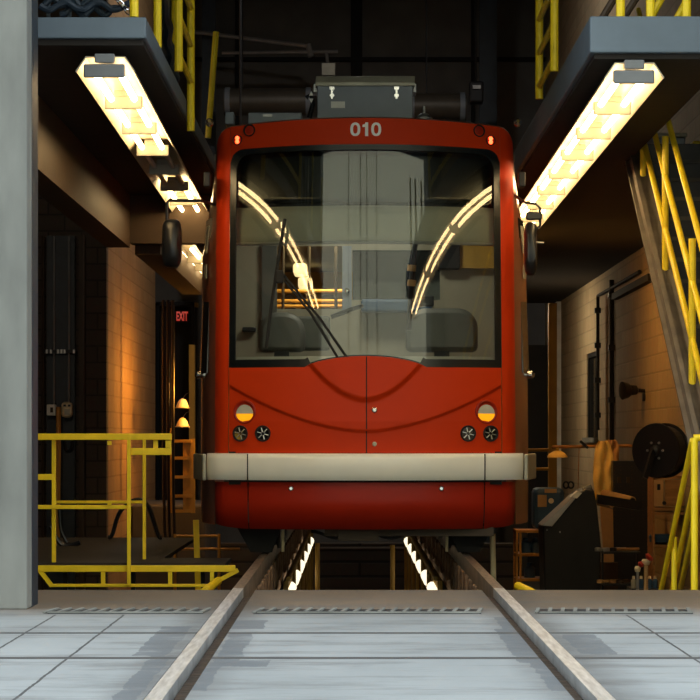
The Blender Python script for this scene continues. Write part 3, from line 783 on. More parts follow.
d = pr(242, 256, 327, 332, Yp-.06, .05); MB().box(*d.values()).build('door_latch', 'black', tram, bevel=.01)
def seat_back(px0, px1, py0, py1, y, name):
    xa, xb, za, zb = X(px0, y), X(px1, y), Z(py1, y), Z(py0, y); r = .16
    pts = [(xa, y, za), (xb, y, za)]
    for k in range(9): t = R(90*k/8); pts.append((xb-r+r*math.cos(t), y, zb-r+r*math.sin(t)))
    for k in range(9): t = R(90+90*k/8); pts.append((xa+r+r*math.cos(t), y, zb-r+r*math.sin(t)))
    so = MB().prism(pts, (0, .14, 0)).build(name, 'cabgrey', tram, bevel=.04, smooth=True, angle=50)
    MB().box((xa+xb)/2-.06, (xa+xb)/2+.06, y+.02, y+.12, .62, za+.02).build('seat_post', 'blacksteel', tram)
seat_back(406, 478, 308, 352, 18.3, 'seat_back')
seat_back(258, 305, 312, 352, 18.3, 'seat_back')
MB().box(X(282,18.5), X(330,18.5), 18.5, 18.7, Z(350,18.5), Z(316,18.5)).build('fare_console', 'cabgrey', tram, bevel=.02)
# the raised arm of the microphone
MB().tube([P(331, 317, 17.9), P(352, 309, 17.9), P(362, 306, 18.0)], .018, 8).build('gooseneck', 'black', tram)
# grab straps and yellow-tagged wand
MB().tube([P(416, 235, 17.9), P(413, 262, 17.9), P(409, 330, 17.9)], .022, 8).build('cable_wand', 'black', tram)
for py in (268, 283): MB().tube([P(412, py-3, 17.85), P(411.5, py+3, 17.85)], .034, 8).build('wand_tag', 'card', tram)
# saloon seen through the partition window
for (px, py, y) in ((300, 268, 25), (305, 282, 28)):
    MB().box(X(px-7, y), X(px+7, y), y, y+.5, Z(py+6, y), Z(py-5, y)).build('saloon_lamp', 'warm', tram, bevel=.03)
MB().box(-1.2, 1.2, 29.4, 29.5, .6, 3.0).build('saloon_end', 'ochre', tram)
for py in (291, 301, 306): MB().tube([P(270, py, 24), P(345, py, 24)], .018, 8).build('grab_rail', 'ochre', tram)
for px in (283, 309, 336): MB().tube([P(px, 246, 23.5), P(px, 320, 23.5)], .016, 8).build('grab_pole', 'blacksteel', tram)
for i in range(3):
    MB().box(X(281+i*20, 26), X(295+i*20, 26), 26, 26.5, Z(330, 26), Z(294, 26)).build('saloon_seat', 'beam', tram, bevel=.05)
lc = lamp('saloon_light', (-.3, 23, 2.9), (0, 0, 0), .6, 90, (1, .66, .28), 3)
lk = lamp('cab_fill', (0, 18.0, 2.95), (0, 0, 0), .5, 15, (1, .93, .74), .3)  # added fill for the cab interior, no fitting modelled
for l_ in (lc, lk): l_.parent = tram; l_.location = l_.location - Vector((0, 16.8, 0))
# equipment case on the roof
Yc = 17.9
xa, xb, z0, z1, z2 = X(316, Yc), X(414, Yc), Z(120, Yc), Z(86, Yc), Z(75.5, Yc)
cs = MB().box(xa+.01, xb-.01, Yc, Yc+.7, z0-.05, z1).build('equipment_case', 'bluegrey', tram, bevel=.006)
MB().prism([(xa-.005, Yc-.012, z1), (xa-.005, Yc-.012, z1+.028), (xa-.0, Yc+.03, z2), (xa-.0, Yc+.71, z2), (xa-.005, Yc+.71, z1)], (xb-xa+.01, 0, 0)).build('case_lid', 'lid', cs, bevel=.004)
for px in (332, 396.5):
    MB().box(X(px-2.4,Yc), X(px+2.4,Yc), Yc-.022, Yc, Z(90,Yc), Z(87,Yc)).box(X(px-1,Yc), X(px+1,Yc), Yc-.02, Yc, Z(99,Yc), Z(88,Yc)).box(X(px-2.2,Yc), X(px+2.2,Yc), Yc-.022, Yc, Z(97,Yc), Z(94.5,Yc)).build('latch', 'chrome', cs)
MB().box(X(331,Yc), X(345,Yc), Yc-.003, Yc, Z(108,Yc), Z(101.5,Yc)).build('case_label', 'paleplastic', cs)
for px in (315, 415): MB().box(X(px-1.5,Yc), X(px+1.5,Yc), Yc+.1, Yc+.3, Z(90,Yc), Z(82,Yc)).build('case_handle', 'alu', cs)
MB().box(X(248,Yc), X(302,Yc), Yc, Yc+.5, Z(124,Yc), Z(112.5,Yc)).build('roof_hatch', 'bluegrey', tram, bevel=.01)
MB().box(X(263,Yc-.02), X(263+9,Yc-.02), Yc-.02, Yc, Z(117,Yc), Z(114.5,Yc)).build('hatch_latch', 'alu', tram)
MB().box(X(225,Yc), X(234,Yc), Yc, Yc+.2, Z(124,Yc), Z(112,Yc)).build('roof_bracket', 'bluegrey', tram, bevel=.01)
MB().lathe(P(424, 119, Yc+.1)+Vector((0,0,-.02)), (0, 0, 1), [(0, .07), (.03, .065), (.06, .03), (.065, .012), (.12, .012)], 16).build('antenna_dome', 'alu', tram, smooth=True)
MB().tube([P(306, 98, Yc+.1), P(311, 94, Yc+.1), P(313, 104, Yc+.1), P(309, 118, Yc+.1)], .02, 8).build('roof_cable', 'black', tram)
for py in (93.5, 100.5):
    s_ = 1 if py < 97 else -1
    MB().prism([P(309, py+2*s_, Yc), P(313.5, py+2*s_, Yc), P(311.2, py-2.5*s_, Yc)], (0, .01, 0)).build('arrow_mark', 'paleplastic', tram)
# ------------------------------------------------------------ left platform and railing
YP = 16.4
pf = empty('service_platform', (-1.9, YP, 0), 'yellow edged service platform with yellow guard rail, left of the streetcar', 'platform')
x0, x1 = X(38, YP), X(238, YP)
MB().box(-4.2, X(226,YP), YP+.04, YP+.7, Z(563,YP)-.03, Z(563,YP)).box(-4.2, -1.5, YP+.7, 20.6, Z(563,YP)-.03, Z(563,YP)).build('deck_board', 'deck_under', pf)
MB().box(-4.2, x1-.02, YP, YP+.05, Z(572,YP), Z(565.5,YP)).build('top_beam', 'yellow', pf, bevel=.004)
MB().box(X(49,YP), X(212,YP), YP, YP+.04, Z(587,YP), Z(584,YP)).build('bottom_beam', 'yellow', pf, bevel=.003)
for px in (103, 170, 212): MB().box(X(px-2,YP), X(px+2,YP), YP+.005, YP+.035, Z(585,YP), Z(571,YP)).build('strut', 'yellow', pf)
MB().bar(P(38, 568, YP+.02), P(52, 586, YP+.02), .03, .03, (0,1,0)).build('brace', 'yellow', pf)
MB().bar(P(238, 570, YP+.02), P(205, 588, YP+.02), .03, .03, (0,1,0)).build('brace', 'yellow', pf)
for px in (60, 129, 200): MB().box(X(px-2,YP), X(px+2,YP), YP+.3, YP+.36, -1.4, Z(566,YP)).build('leg', 'blacksteel', pf)
rl = pf
yq = YP-.01
MB().box(X(30,yq), X(172,yq), yq-.03, yq+.02, Z(440,yq), Z(433.5,yq)).build('top_rail', 'yellow', rl, bevel=.004)
MB().box(X(30,yq), X(129,yq), yq-.015, yq+.015, Z(509,yq), Z(505,yq)).build('mid_rail', 'yellow', rl, bevel=.003)
MB().box(X(127.5,yq), X(131,yq), yq-.036, yq-.031, Z(585,yq), Z(434,yq)).box(X(127.5,yq), X(131,yq), yq-.031, yq, Z(585,yq), Z(440.1,yq)).build('post', 'yellow', rl, bevel=.003)
MB().box(X(50.5,YP), X(54.5,YP), YP+.06, YP+.1, Z(563,yq), Z(437,yq)).build('post', 'yellow', rl, bevel=.003)
MB().box(X(142.5,YP+.5), X(145.8,YP+.5), YP+.5, YP+.53, Z(563,YP), Z(439,YP)).build('post', 'yellow', rl, bevel=.003)
MB().box(X(36,yq), X(53,yq), yq-.01, yq+.02, Z(480,yq), Z(474,yq)).build('stub_rail', 'yellow', rl, bevel=.003)
MB().box(X(53,YP+.5), X(146,YP+.5), YP+.505, YP+.53, Z(505.5,YP), Z(502.5,YP)).build('rear_mid_rail', 'yellow', rl, bevel=.003)
m = MB().box(X(131.2,yq), X(171.4,yq), yq-.02, yq+.01, Z(455,yq), Z(448,yq)).box(X(165.5,yq), X(171.4,yq), yq-.02, yq+.01, Z(447.9,yq), Z(440.2,yq)).box(X(153,yq), X(158,yq), yq-.0, yq+.01, Z(448,yq), Z(440,yq))
m.build('end_loop', 'yellow', rl, bevel=.003)
for px, py in ((110, 443), (110, 503)): MB().box(X(px-2,yq), X(px+2,yq), yq-.04, yq-.03, Z(py+2,yq), Z(py-2,yq)).build('tab', 'yellow', rl)
# cables and hoses by the platform
def hose(pts, r, label, m='black', name='black_hose', group='hoses by the left platform'):
    pts = [Vector(p) for p in pts]; out = []
    for i in range(len(pts)-1):
        p0, p1, p2, p3 = pts[max(i-1,0)], pts[i], pts[i+1], pts[min(i+2, len(pts)-1)]
        for k in range(8):
            t = k/8; out.append(.5*((2*p1) + (-p0+p2)*t + (2*p0-5*p1+4*p2-p3)*t*t + (-p0+3*p1-3*p2+p3)*t**3))
    out.append(pts[-1])
    return tag(MB().tube(out, r, 8).build(name, m, smooth=True), label, 'hose', group)
hose([Vector((X(108, 20), 20, Z(563, YP)+.03)), P(112, 535, 20), P(120, 512, 20), P(135, 500, 20), P(148, 506, 20), P(158, 535, 20), Vector((X(162, 20), 20, Z(563, YP)+.03))], .018, 'black hose arching behind the yellow guard rail')
hose([P(50, 526, 19), P(62, 545, 19), Vector((X(80, 19), 19, Z(563, YP)+.03))], .02, 'black hose slanting down at the foot of the left rail post')
hose([P(59, 505, 19), P(61, 530, 19), Vector((X(67, 19), 19, Z(563, YP)+.03))], .014, 'thin black lead with a plug hanging left of the rail')
hose([P(64, 441, 27.84), P(66, 450, 27.84), P(71, 449, 27.84), P(72, 441, 27.84)], .025, 'short black loop of cable just under the top rail')
for i, px in enumerate((163.5, 168, 173)):
    hose([P(px, 300, 30), P(px, 440, 30), P(px+1, 520, 30), P(px+3, 560, 30)], .02, ['left one of three black hoses hanging beside the ochre wall', 'middle one of three black hoses hanging beside the ochre wall', 'right one of three black hoses hanging beside the ochre wall'][i], group='hanging hoses beside the ochre wall')
# ledge, ladder, hard hats, orange frame, strut
tag(MB().box(XL+.005, X(205,31), 31, 33.5, -1.4, Z(505,31)).build('concrete_ledge', 'concrete_dark', bevel=.03), 'grey concrete ledge at the foot of the ochre wall', 'ledge')
ld = empty('yellow_ladder', P(182, 515, 30.5), 'small ochre ladder frame standing between guard rail and streetcar', 'ladder')
for px in (172, 193): MB().box(X(px-2,30.5), X(px+2,30.5), 30.48, 30.53, Z(513,30.5), Z(439 if px > 180 else 428,30.5)).build('upright', 'ochre', ld)
MB().box(X(183,30.5), X(191,30.5), 30.5, 30.52, Z(511,30.5), Z(440,30.5)).build('back_plate', 'ochre', ld)
for py in (441, 458, 477, 496, 511): MB().box(X(173,30.5), X(192,30.5), 30.46, 30.5, Z(py+1.5,30.5), Z(py-1.5,30.5)).build('rung', 'ochre', ld)
for i, py in enumerate((402, 421)):
    hh = empty('hard_hat', P(182.5, py, 31), ['upper cream hard hat hanging above the ochre ladder', 'lower cream hard hat hanging above the ochre ladder'][i], 'hard hat', 'hard hats by the ladder')
    MB().lathe(P(182.5, py+5, 31), (0, 0, 1), [(0, .085), (.02, .08), (.06, .065), (.10, .04), (.115, .01)], 18).build('shell', 'cream', hh, smooth=True)
    MB().lathe(P(182.5, py+6, 31), (0, 0, 1), [(0, .10), (.008, .10)], 18).build('brim', 'cream', hh)
    MB().tube([P(182.5, py-3, 31), P(186, py-8, 31.4), (X(189.6, 35), 35.1, Z(py-10, 35))], .005, 5).build('hook', 'blacksteel', hh)
of = empty('pit_barrier', P(192, 538, 21), 'low orange rail frame in the pit beside the left rail', 'barrier')
for py in (536, 549): MB().tube([P(174, py, 21), P(240 if py > 540 else 219, py, 21)], .012, 8).build('rail', 'orange', of)
for px in (175, 219): MB().tube([P(px, 534, 21), (X(px,21), 21, -1.4)], .014, 8).build('post', 'orange', of)
tag(MB().bar(P(196, 520, 18.2), P(198.5, 600, 18.2), .045, .03, (0,1,0)).build('yellow_strut', 'yellow'), 'short yellow upright strut under the left corner of the streetcar', 'strut')
# ------------------------------------------------------------ railings on the decks
def ladder_rail(sx, label, y0, y1, zs, x=1.25):
    t = empty('deck_guard_rail', (sx*x, y0, 3.3), label, 'guard rail', 'guard rails on the decks')
    for y in (y0, y1): MB().tube([(sx*x, y, Z(130, 16.4) if (y == y1 and sx < 0) else 3.32), (sx*x, y, 4.45)], .028, 10).build('post', 'yellow', t)
    for z in zs: MB().tube([(sx*x, y0, z), (sx*x, y1, z)], .022, 8).build('rung', 'yellow', t)
    return t
ladder_rail(-1, 'yellow rail with slanting rungs beyond the left deck edge', 15.3, 16.45, (3.43, 3.69, 3.95, 4.2))
ladder_rail(1, 'yellow rail like a ladder hanging at the right deck edge', 15.3, 16.55, (3.41, 3.65, 3.89, 4.13))
def post(px, y, label, py1=17, r=.026, x2=None):
    z0 = Z(py1, y)
    tag(MB().tube([(X(px, y), y, z0), (X(x2 if x2 else px, y), y, z0+.9)], r, 10).build('guard_post', 'yellow'), label, 'post', 'yellow posts above the deck fronts')
post(134, 13.36, 'short yellow post at the front corner of the left deck'); 
post(157.5, 14.4, 'yellow post just right of the left deck corner', 48); 
post(175, 17.0, 'yellow post between the left deck and the ladder like rail', 100)
post(208, 19.5, 'thin yellow post leaning beside the roof corner of the streetcar', 138, .026, 216)
post(620.5, 13.36, 'leftmost yellow post above the right deck front'); post(650.5, 13.36, 'middle yellow post above the right deck front'); post(686.5, 13.36, 'rightmost yellow post above the right deck front')
for i, (a, b, l) in enumerate((((622, 20.5), (640, -8), 'dark slanting'), ((650, 20), (666, -10), 'yellow slanting'), ((676, 20), (692, -8), 'short slanting'), ((600, 22), (618, -8), 'brown slanting'))):
    tag(MB().tube([P(*a, 13.75), P(*b, 13.75)], .022, 8).build('stair_brace', 'beam' if i in (0, 3) else 'yellow'), l + ' brace behind the posts, ' + ['between the left and middle post', 'right of the middle post', 'touching the rightmost post', 'left of the leftmost post'][i], 'brace', 'braces above the right deck')
# cables on left deck
for i, (a, b, py, z_) in enumerate(((40, 130, 6, .02), (60, 118, 11, .03), (44, 96, 2, .02), (160, 178, 60, 0))):
    if i < 3:
        pts = [P(a + (b-a)*k/10, py + 4*math.sin(k*1.7+i), 13.5 + .05*i) for k in range(11)]
    else:
        pts = [P(163 + 14*k/10, -10 + 125*k/10, 15 + .2*k) + Vector((.02*math.sin(k*3), 0, 0)) for k in range(11)]
    hose(pts, .02 if i < 3 else .035, ['long dark blue cable lying along the left deck front', 'lower dark blue cable along the left deck front', 'dark blue cable at the column end of the left deck', 'thick dark blue cable bundle hanging beside the left deck edge'][i], 'blueblack', 'blue_cable', 'dark blue cables at the left deck')
for px in (48, 69, 84): tag(MB().box(X(px-1.5,13.7), X(px+1.5,13.7), 13.7, 13.75, 3.31, 4.3).build('cable_stanchion', 'lid' if px > 80 else 'deck'), ['thin grey stanchion nearest the column', 'grey stanchion in the middle of the cables', 'dull tan stanchion among the cables'][(48,69,84).index(px)] + ' on the left deck', 'stanchion', 'stanchions on the left deck')
ch = empty('steel_chain', P(120, 5, 13.4), 'bright steel chain hanging to the yellow post on the left deck', 'chain')
for k in range(6):
    p = P(110 + 3.6*k, -10 + 4.4*k, 13.42); a = R(40)
    m = MB(); ring = [p + Vector((.022*math.cos(t)*math.cos(-a) - .012*math.sin(t)*math.sin(-a), (.0 if k % 2 else .006*math.sin(t)), .022*math.cos(t)*math.sin(-a) + .012*math.sin(t)*math.cos(-a))) for t in [2*math.pi*q/10 for q in range(11)]]
    m.tube(ring, .004, 5).build('link', 'chrome', ch)
# ------------------------------------------------------------ stair on the right
st = empty('steel_stair', (2.1, 13.5, 0), 'steel stair with yellow tubular handrails climbing away on the right under the deck', 'stair')
A, B_ = Vector((X(695, 14.5), 14.5, Z(462, 14.5))), Vector((X(635, 17.9), 17.9, Z(175, 17.9)))
dirv = (B_ - A).normalized(); A0 = A - dirv*1.1
xs_ = X(672, 16.2)
def stp_(y): return (y - A.y)*(B_.z - A.z)/(B_.y - A.y) + A.z
for xx, nm in ((2.10, 'stringer'), (3.0, 'stringer')):
    MB().prism([(xx, 13.36, stp_(13.36)-.1), (xx, 18.4, stp_(18.4)-.1), (xx, 18.4, stp_(18.4)+.16), (xx, 13.36, stp_(13.36)+.16)], (.05, 0, 0)).build(nm, 'stringer', st)
    MB().prism([(xx-.03, 13.36, stp_(13.36)+.13), (xx-.03, 18.4, stp_(18.4)+.13), (xx-.03, 18.4, stp_(18.4)+.16), (xx-.03, 13.36, stp_(13.36)+.16)], (.11, 0, 0)).build(nm + '_flange', 'stringer', st)
    MB().prism([(xx-.03, 13.36, stp_(13.36)-.1), (xx-.03, 18.4, stp_(18.4)-.1), (xx-.03, 18.4, stp_(18.4)-.07), (xx-.03, 13.36, stp_(13.36)-.07)], (.11, 0, 0)).build(nm + '_flange', 'stringer', st)
rise = .175; n = 18; dy = rise*(B_.y - A.y)/(B_.z - A.z)
for k in range(n):
    y = 13.45 + k*dy; z = stp_(y) + .02
    if z > 3.05: break
    m = MB().box(2.15, 3.0, y, y+dy+.03, z-.01, z+.015).box(2.15, 3.0, y+dy, y+dy+.012, z, z+rise)
    tr_ = m.build('tread', 'black', st)
    MB().box(2.15, 3.0, y-.012, y+.02, z-.008, z+.02).build('nosing', 'concrete_dark', tr_)
hr = st
for off in (.34, .72, 1.0):
    MB().tube([(2.13 + (.05 if off == 1.0 else 0), 13.5, stp_(13.5)+off+.1), (2.13 + (.05 if off == 1.0 else 0), 18.3, stp_(18.3)+off+.1)], .022, 10).build('handrail', 'yellow', hr, smooth=True)
for y in (14.0, 15.05, 16.35, 17.6):
    MB().tube([(2.13, y, stp_(y)+.05), (2.13, y, stp_(y)+1.1)], .024, 10).build('handrail_post', 'yellow', hr, smooth=True)
# pit stair handrail
ph = empty('pit_handrail', P(694, 437, 14.5), 'yellow handrail going down into the pit at the right edge', 'handrail')
yh = 13.6
MB().tube([P(694.5, 438, yh), (X(694.5, yh), yh, -1.4)], .022, 12).build('post', 'yellow', ph, smooth=True)
MB().tube([P(693.5, 438, yh), P(715, 437, yh)], .021, 12).build('top_rail', 'yellow', ph, smooth=True)
for (a, b) in (((692.5, 440), (659.5, 598)), ((694, 486), (670.5, 598)), ((694.5, 524), (678.5, 598))):
    pa_, pb_ = P(*a, yh+.03), P(*b, yh+1.5)
    MB().tube([pa_, pa_ + (pb_-pa_)*1.0], .018, 12).build('sloping_rail', 'yellow', ph, smooth=True)
MB().tube([P(674.3, 537, yh+1.0), (X(674.3, yh+1.0), yh+1.0, -1.4)], .019, 12).build('post', 'yellow', ph, smooth=True)
# ------------------------------------------------------------ things along the right wall
def on_wall(px): return FPX*3.34/(px-353)
yc1 = on_wall(600.5); yc2 = on_wall(614.5)
for i, (px, za, zb_) in enumerate(((600.5, Z(430, yc1), 2.8), (614.5, .5, 2.9))):
    y = on_wall(px)
    c = empty('wall_conduit', (XR-.04, y, za), ['thin upright conduit beside the window in the right wall', 'dark upright pipe in the middle of the right wall'][i], 'conduit', 'pipes on the right wall')
    MB().tube([(XR-.035, y, za), (XR-.035, y, zb_)] + ([(XR-.035, y-4.5, zb_)] if i == 0 else []), .022 if i == 0 else .03, 8).build('pipe', 'dark', c)
    for z in (lin(za+.2, zb_-.2, 3)):
        MB().box(XR-.08, XR-.0, y-.05, y+.05, z-.035, z+.035).build('clamp', 'blacksteel', c)
tk = MB().box(XR-.08, XR-.0, on_wall(655), on_wall(618), 2.62, 2.70)
tag(tk.build('door_track', 'dark'), 'dark horizontal track high on the right wall', 'track')
yf = on_wall(645)
fl = empty('horn_lamp', (XR-.1, yf, Z(390, yf)), 'black cone shaped lamp sticking out of the right wall', 'lamp')
cpos = Vector((XR-.10, yf, Z(391, yf)))
MB().lathe(P(636, 390, yf), (-1, -.3, -.05), [(-.02, .03), (.0, .055), (.07, .06), (.10, .085), (.17, .105), (.175, .09)], 18).build('shade', 'black', fl, smooth=True)
MB().tube([P(636, 390, yf), P(645, 391, yf), P(646, 396, yf), (XR-.005, yf, Z(397, yf))], .025, 8).build('bracket', 'black', fl)
MB().lathe((XR-.03, yf, Z(397, yf)), (1, 0, 0), [(0, .05), (.03, .05)], 14).build('wall_plate', 'blacksteel', fl)
# yellow upright post with cross bars
ypost = empty('yellow_upright', (X(553, 31), 31, -1.4), 'tall ochre upright with two crossbars, right of the streetcar', 'post')
MB().box(X(548.5,31), X(557,31), 31, 31.08, -1.4, Z(303,31)).build('post', 'ochre', ypost)
for py in (450, 469): MB().tube([P(510, py, 31.04), P(549, py, 31.04)], .022, 8).build('crossbar', 'ochre', ypost)
# dark alcove behind the streetcar on the right
struct(MB().box(X(556,37), X(563,37), 36.9, 37.5, -1.4, 3.07).build('trim_3', 'paleplastic'))
tag(MB().box(X(528,38), X(549,38), 38, 38.2, -1.4, Z(345,38)).build('dark_cabinet', 'blacksteel'), 'tall black cabinet behind the ochre upright', 'cabinet')
# pendant lamp
pn = empty('pendant_shade', P(557.5, 455, 26), 'small amber dome lamp on a horizontal pole arm', 'lamp')
MB().lathe(P(557.5, 457.5, 26), (0, 0, 1), [(0, .115), (.02, .112), (.05, .085), (.075, .04), (.08, .01)], 20).build('shade', 'coat', pn, smooth=True)
MB().tube([P(557.5, 452, 26), P(557.5, 447.5, 26)], .02, 8).build('stem', 'ochre', pn)
pole = empty('arm_pole', P(580, 447, 26), 'brown horizontal pole carrying the dome lamp and the yellow coat', 'pole')
MB().tube([P(552, 447, 26), P(628, 446, 26)], .018, 8).build('bar', 'timber', pole)
MB().bar(P(580, 441, 25.95), P(588, 448, 25.95), .03, .03).build('clamp', 'black', pole)
MB().tube([P(579, 448, 26), P(578, 490, 26)], .005, 5).build('pull_cord', 'timber', pole)
MB().tube([P(628, 446, 26), (XR-.01, 26, Z(446, 26))], .018, 8).build('wall_arm', 'timber', pole)
# hanging coat
def cloth(px0, px1, py0, py1, y, name, m, label, cat):
    mb = MB(); nu, nv = 28, 26
    for i in range(nu+1):
        for k in range(nv+1):
            u, v = i/nu, k/nv
            pinch = 1 - .55*math.exp(-v*9)
            wob = math.sin(v*7+1)*1.2
            px = (px0+px1)/2 + ((px1-px0)*(u-.5))*pinch + wob*v
            p = P(px, py0 + (py1-py0)*v, y)
            p.y += .022*math.sin(u*11 + v*3) + .012*math.sin(v*15 + u*6)
            mb.v.append(p)
    for i in range(nu):
        for k in range(nv): a = i*(nv+1)+k; mb.f.append([a, a+nv+1, a+nv+2, a+1])
    return tag(mb.build(name, m, smooth=True, angle=180, solid=.012), label, cat)
cloth(594, 613, 441, 500, 25.8, 'hanging_coat', 'coat', 'creased yellow coat hanging from the horizontal pole', 'coat')
cloth(605, 619, 440, 470, 25.95, 'hanging_sheet', 'card', 'dull tan cloth hanging behind the yellow coat', 'cloth')
rp = empty('paper_roll', P(618, 499, 23.4), 'roll of brown paper lying above the dark machine', 'paper roll')
MB().tube([P(604, 494, 23.6), P(632.5, 501, 23.2)], .045, 18).build('roll', 'paper', rp, smooth=True)
MB().tube([P(632.3, 501, 23.21), P(632.8, 501, 23.17)], .03, 14).build('core', 'dark', rp)
MB().tube([P(599, 503, 23.7), P(612, 505, 23.5)], .03, 14).build('spindle', 'paper', rp)
# machine with the slanted top
Ym = 22.6
mc = empty('slant_top_machine', (X(572, Ym), Ym, -1.4), 'dark machine cabinet with a slanting grey top plate', 'machine')
poly = [P(543, 527, Ym), P(578, 493, Ym), P(586, 489, Ym), P(594, 490, Ym), P(597, 505, Ym), P(601, 545, Ym), (X(600, Ym), Ym, -1.4), (X(547, Ym), Ym, -1.4)]
MB().prism(poly, (0, .6, 0)).build('body', 'blacksteel', mc, bevel=.015)
MB().prism([P(542, 525.5, Ym-.02), P(574, 496, Ym-.02), P(580, 493, Ym-.02), P(552, 526.5, Ym-.02)], (0, .5, 0)).build('top_plate', 'alu', mc, bevel=.004)
MB().prism([P(571, 497, Ym-.03), P(578, 491, Ym-.03), P(582, 493, Ym-.03), P(577, 498.5, Ym-.03)], (0, .2, 0)).build('hinge_plate', 'paleplastic', mc)
for px, py in ((560, 532), (547, 530)): MB().lathe(P(px, py, Ym-.005), (0, -1, 0), [(0, .009), (.008, .007)], 10).build('screw', 'alu', mc)
MB().tube([P(583, 491, Ym+.1), P(592, 488, Ym+.1)], .04, 12).build('pivot', 'black', mc)
MB().bar(P(597, 499, Ym+.1), P(640, 506, Ym+.2), .05, .09).build('side_arm', 'black', mc)
# orange rack with blue unit
rk = empty('orange_rack', (X(532, 24.6), 24.6, -1.4), 'orange frame rack with shelves, right of the streetcar wheels', 'rack')
Yk = 24.6
for px in (517, 520.5, 546, 566):
    for yy in ((Yk,) if px == 520.5 else (Yk, Yk+.4)):
        MB().box(X(px-1,Yk), X(px+1,Yk), yy, yy+.03, -1.4, Z(530,Yk)).build('upright', 'orange', rk)
for py in (531.5, 555, 580): MB().box(X(516,Yk), X(567,Yk), Yk-.01, Yk+.44, Z(py+1.3,Yk), Z(py-1.3,Yk)).build('shelf', 'orange', rk)
for i, (px, py) in enumerate(((527, 555), (537, 555), (531, 580))):
    tag(MB().lathe((X(px, Yk), Yk+.2, Z(py-1.4, Yk)), (0,0,1), [(0, .06), (.10, .06), (.13, .03), (.16, .03), (.165, .0)], 14).build('parts_bottle', 'bluecloth', smooth=True), ['left dark bottle on the middle shelf of the orange rack', 'right dark bottle on the middle shelf of the orange rack', 'dark bottle on the lowest shelf of the orange rack'][i], 'bottle', 'bottles in the orange rack')
bu = empty('blue_bench_unit', (X(549, Yk), Yk, Z(530, Yk)), 'dark blue boxed machine with tan labels on top of the orange rack', 'machine')
zb1 = Z(530, Yk)+.003
MB().box(X(534,Yk), X(565,Yk), Yk+.05, Yk+.4, zb1, Z(488,Yk)).build('casing', 'bluecloth', bu, bevel=.05)
MB().box(X(545,Yk), X(557,Yk), Yk+.035, Yk+.05, Z(493,Yk), Z(489,Yk)).build('label_plate', 'card', bu)
MB().box(X(538,Yk), X(547,Yk), Yk+.035, Yk+.05, Z(507,Yk), Z(495,Yk)).build('control_plate', 'card', bu)
MB().lathe(P(551.5, 501, Yk)+Vector((0,.05,0)), (0,-1,0), [(0, .03), (.02, .028)], 12).build('dial', 'cream', bu)
for cxp in (566, 571): MB().tube([P(cxp + 2.6*math.cos(t), 485 + 3.2*math.sin(t), Yk+.2) for t in [2*math.pi*q/14 for q in range(15)]], .01, 6).build('cable_loop', 'black', bu)
# hose reel
Yr = 20.9
rr_ = empty('hose_reel', P(661, 450.5, Yr), 'large black hose reel mounted beside the stair', 'hose reel')
c0 = P(661, 450.5, Yr); ax = Vector((-.62, -.78, 0))
MB().lathe(c0, ax, [(-.10, .05), (-.10, .245), (-.085, .25), (-.08, .17), (.08, .17), (.085, .25), (.10, .245), (.10, .06)], 36).build('drum', 'black', rr_, smooth=True)
MB().lathe(c0, ax, [(-.07, .225), (.07, .225)], 30).build('wound_hose', 'black', rr_)
MB().lathe(c0, ax, [(.10, .05), (.13, .045), (.14, .02)], 16).build('hub', 'blacksteel', rr_)
for k in range(6):
    a = R(60*k); s1 = ax.cross(Vector((0,0,1))).normalized(); dd = s1*math.cos(a) + Vector((0,0,1))*math.sin(a)
    MB().lathe(c0 + dd*.08, ax, [(.10, .012), (.112, .010)], 8).build('bolt', 'alu', rr_)
MB().bar(c0 + ax*.13, P(645, 478, Yr-.15), .03, .05).build('guide_arm', 'blacksteel', rr_)
MB().bar(c0 - ax*.1, (XR-.01, Yr+.35, c0.z), .06, .08).build('wall_bracket', 'blacksteel', rr_)
# black perforated tool cabinet
Yt = 25.6
tc_ = empty('tool_cabinet', (X(631, Yt), Yt, -1.4), 'tall black perforated tool cabinet against the right wall', 'cabinet')
MB().box(X(613,Yt), X(649,Yt), Yt, Yt+.3, -1.4, Z(461,Yt)).build('body', 'black', tc_)
ho = MB()
for row in range(14):
    for px in (614.5, 621, 632, 643): ho.box(X(px-.5,Yt), X(px+.5,Yt), Yt-.006, Yt, Z(467+row*4,Yt), Z(466+row*4,Yt))
ho.build('slot_strip', 'beam', tc_)
for px in (619, 628): MB().box(X(px-1.7,Yt), X(px+1.7,Yt), Yt-.02, Yt, Z(483,Yt), Z(477,Yt)).build('tag_plate', 'beam', tc_)
tag(MB().box(X(650,24.5), X(655,24.5), 24.5, 24.7, -1.4, Z(479,24.5)).build('red_cylinder_rack', 'redplastic', bevel=.03), 'narrow dark red locker beside the black tool cabinet', 'locker')
tag(MB().prism([P(600, 506, 24.9), P(613, 509, 24.9), P(614, 562, 24.9), P(604, 562, 24.9)], (0, .03, 0)).build('cardboard_sheet', 'card'), 'tan cardboard sheet leaning behind the dark machine', 'cardboard')
tag(MB().box(X(600,25.1), X(618,25.1), 25.1, 25.2, -1.4, Z(562.5,25.1)).build('low_crate', 'beam'), 'low brown crate under the cardboard sheet', 'crate')
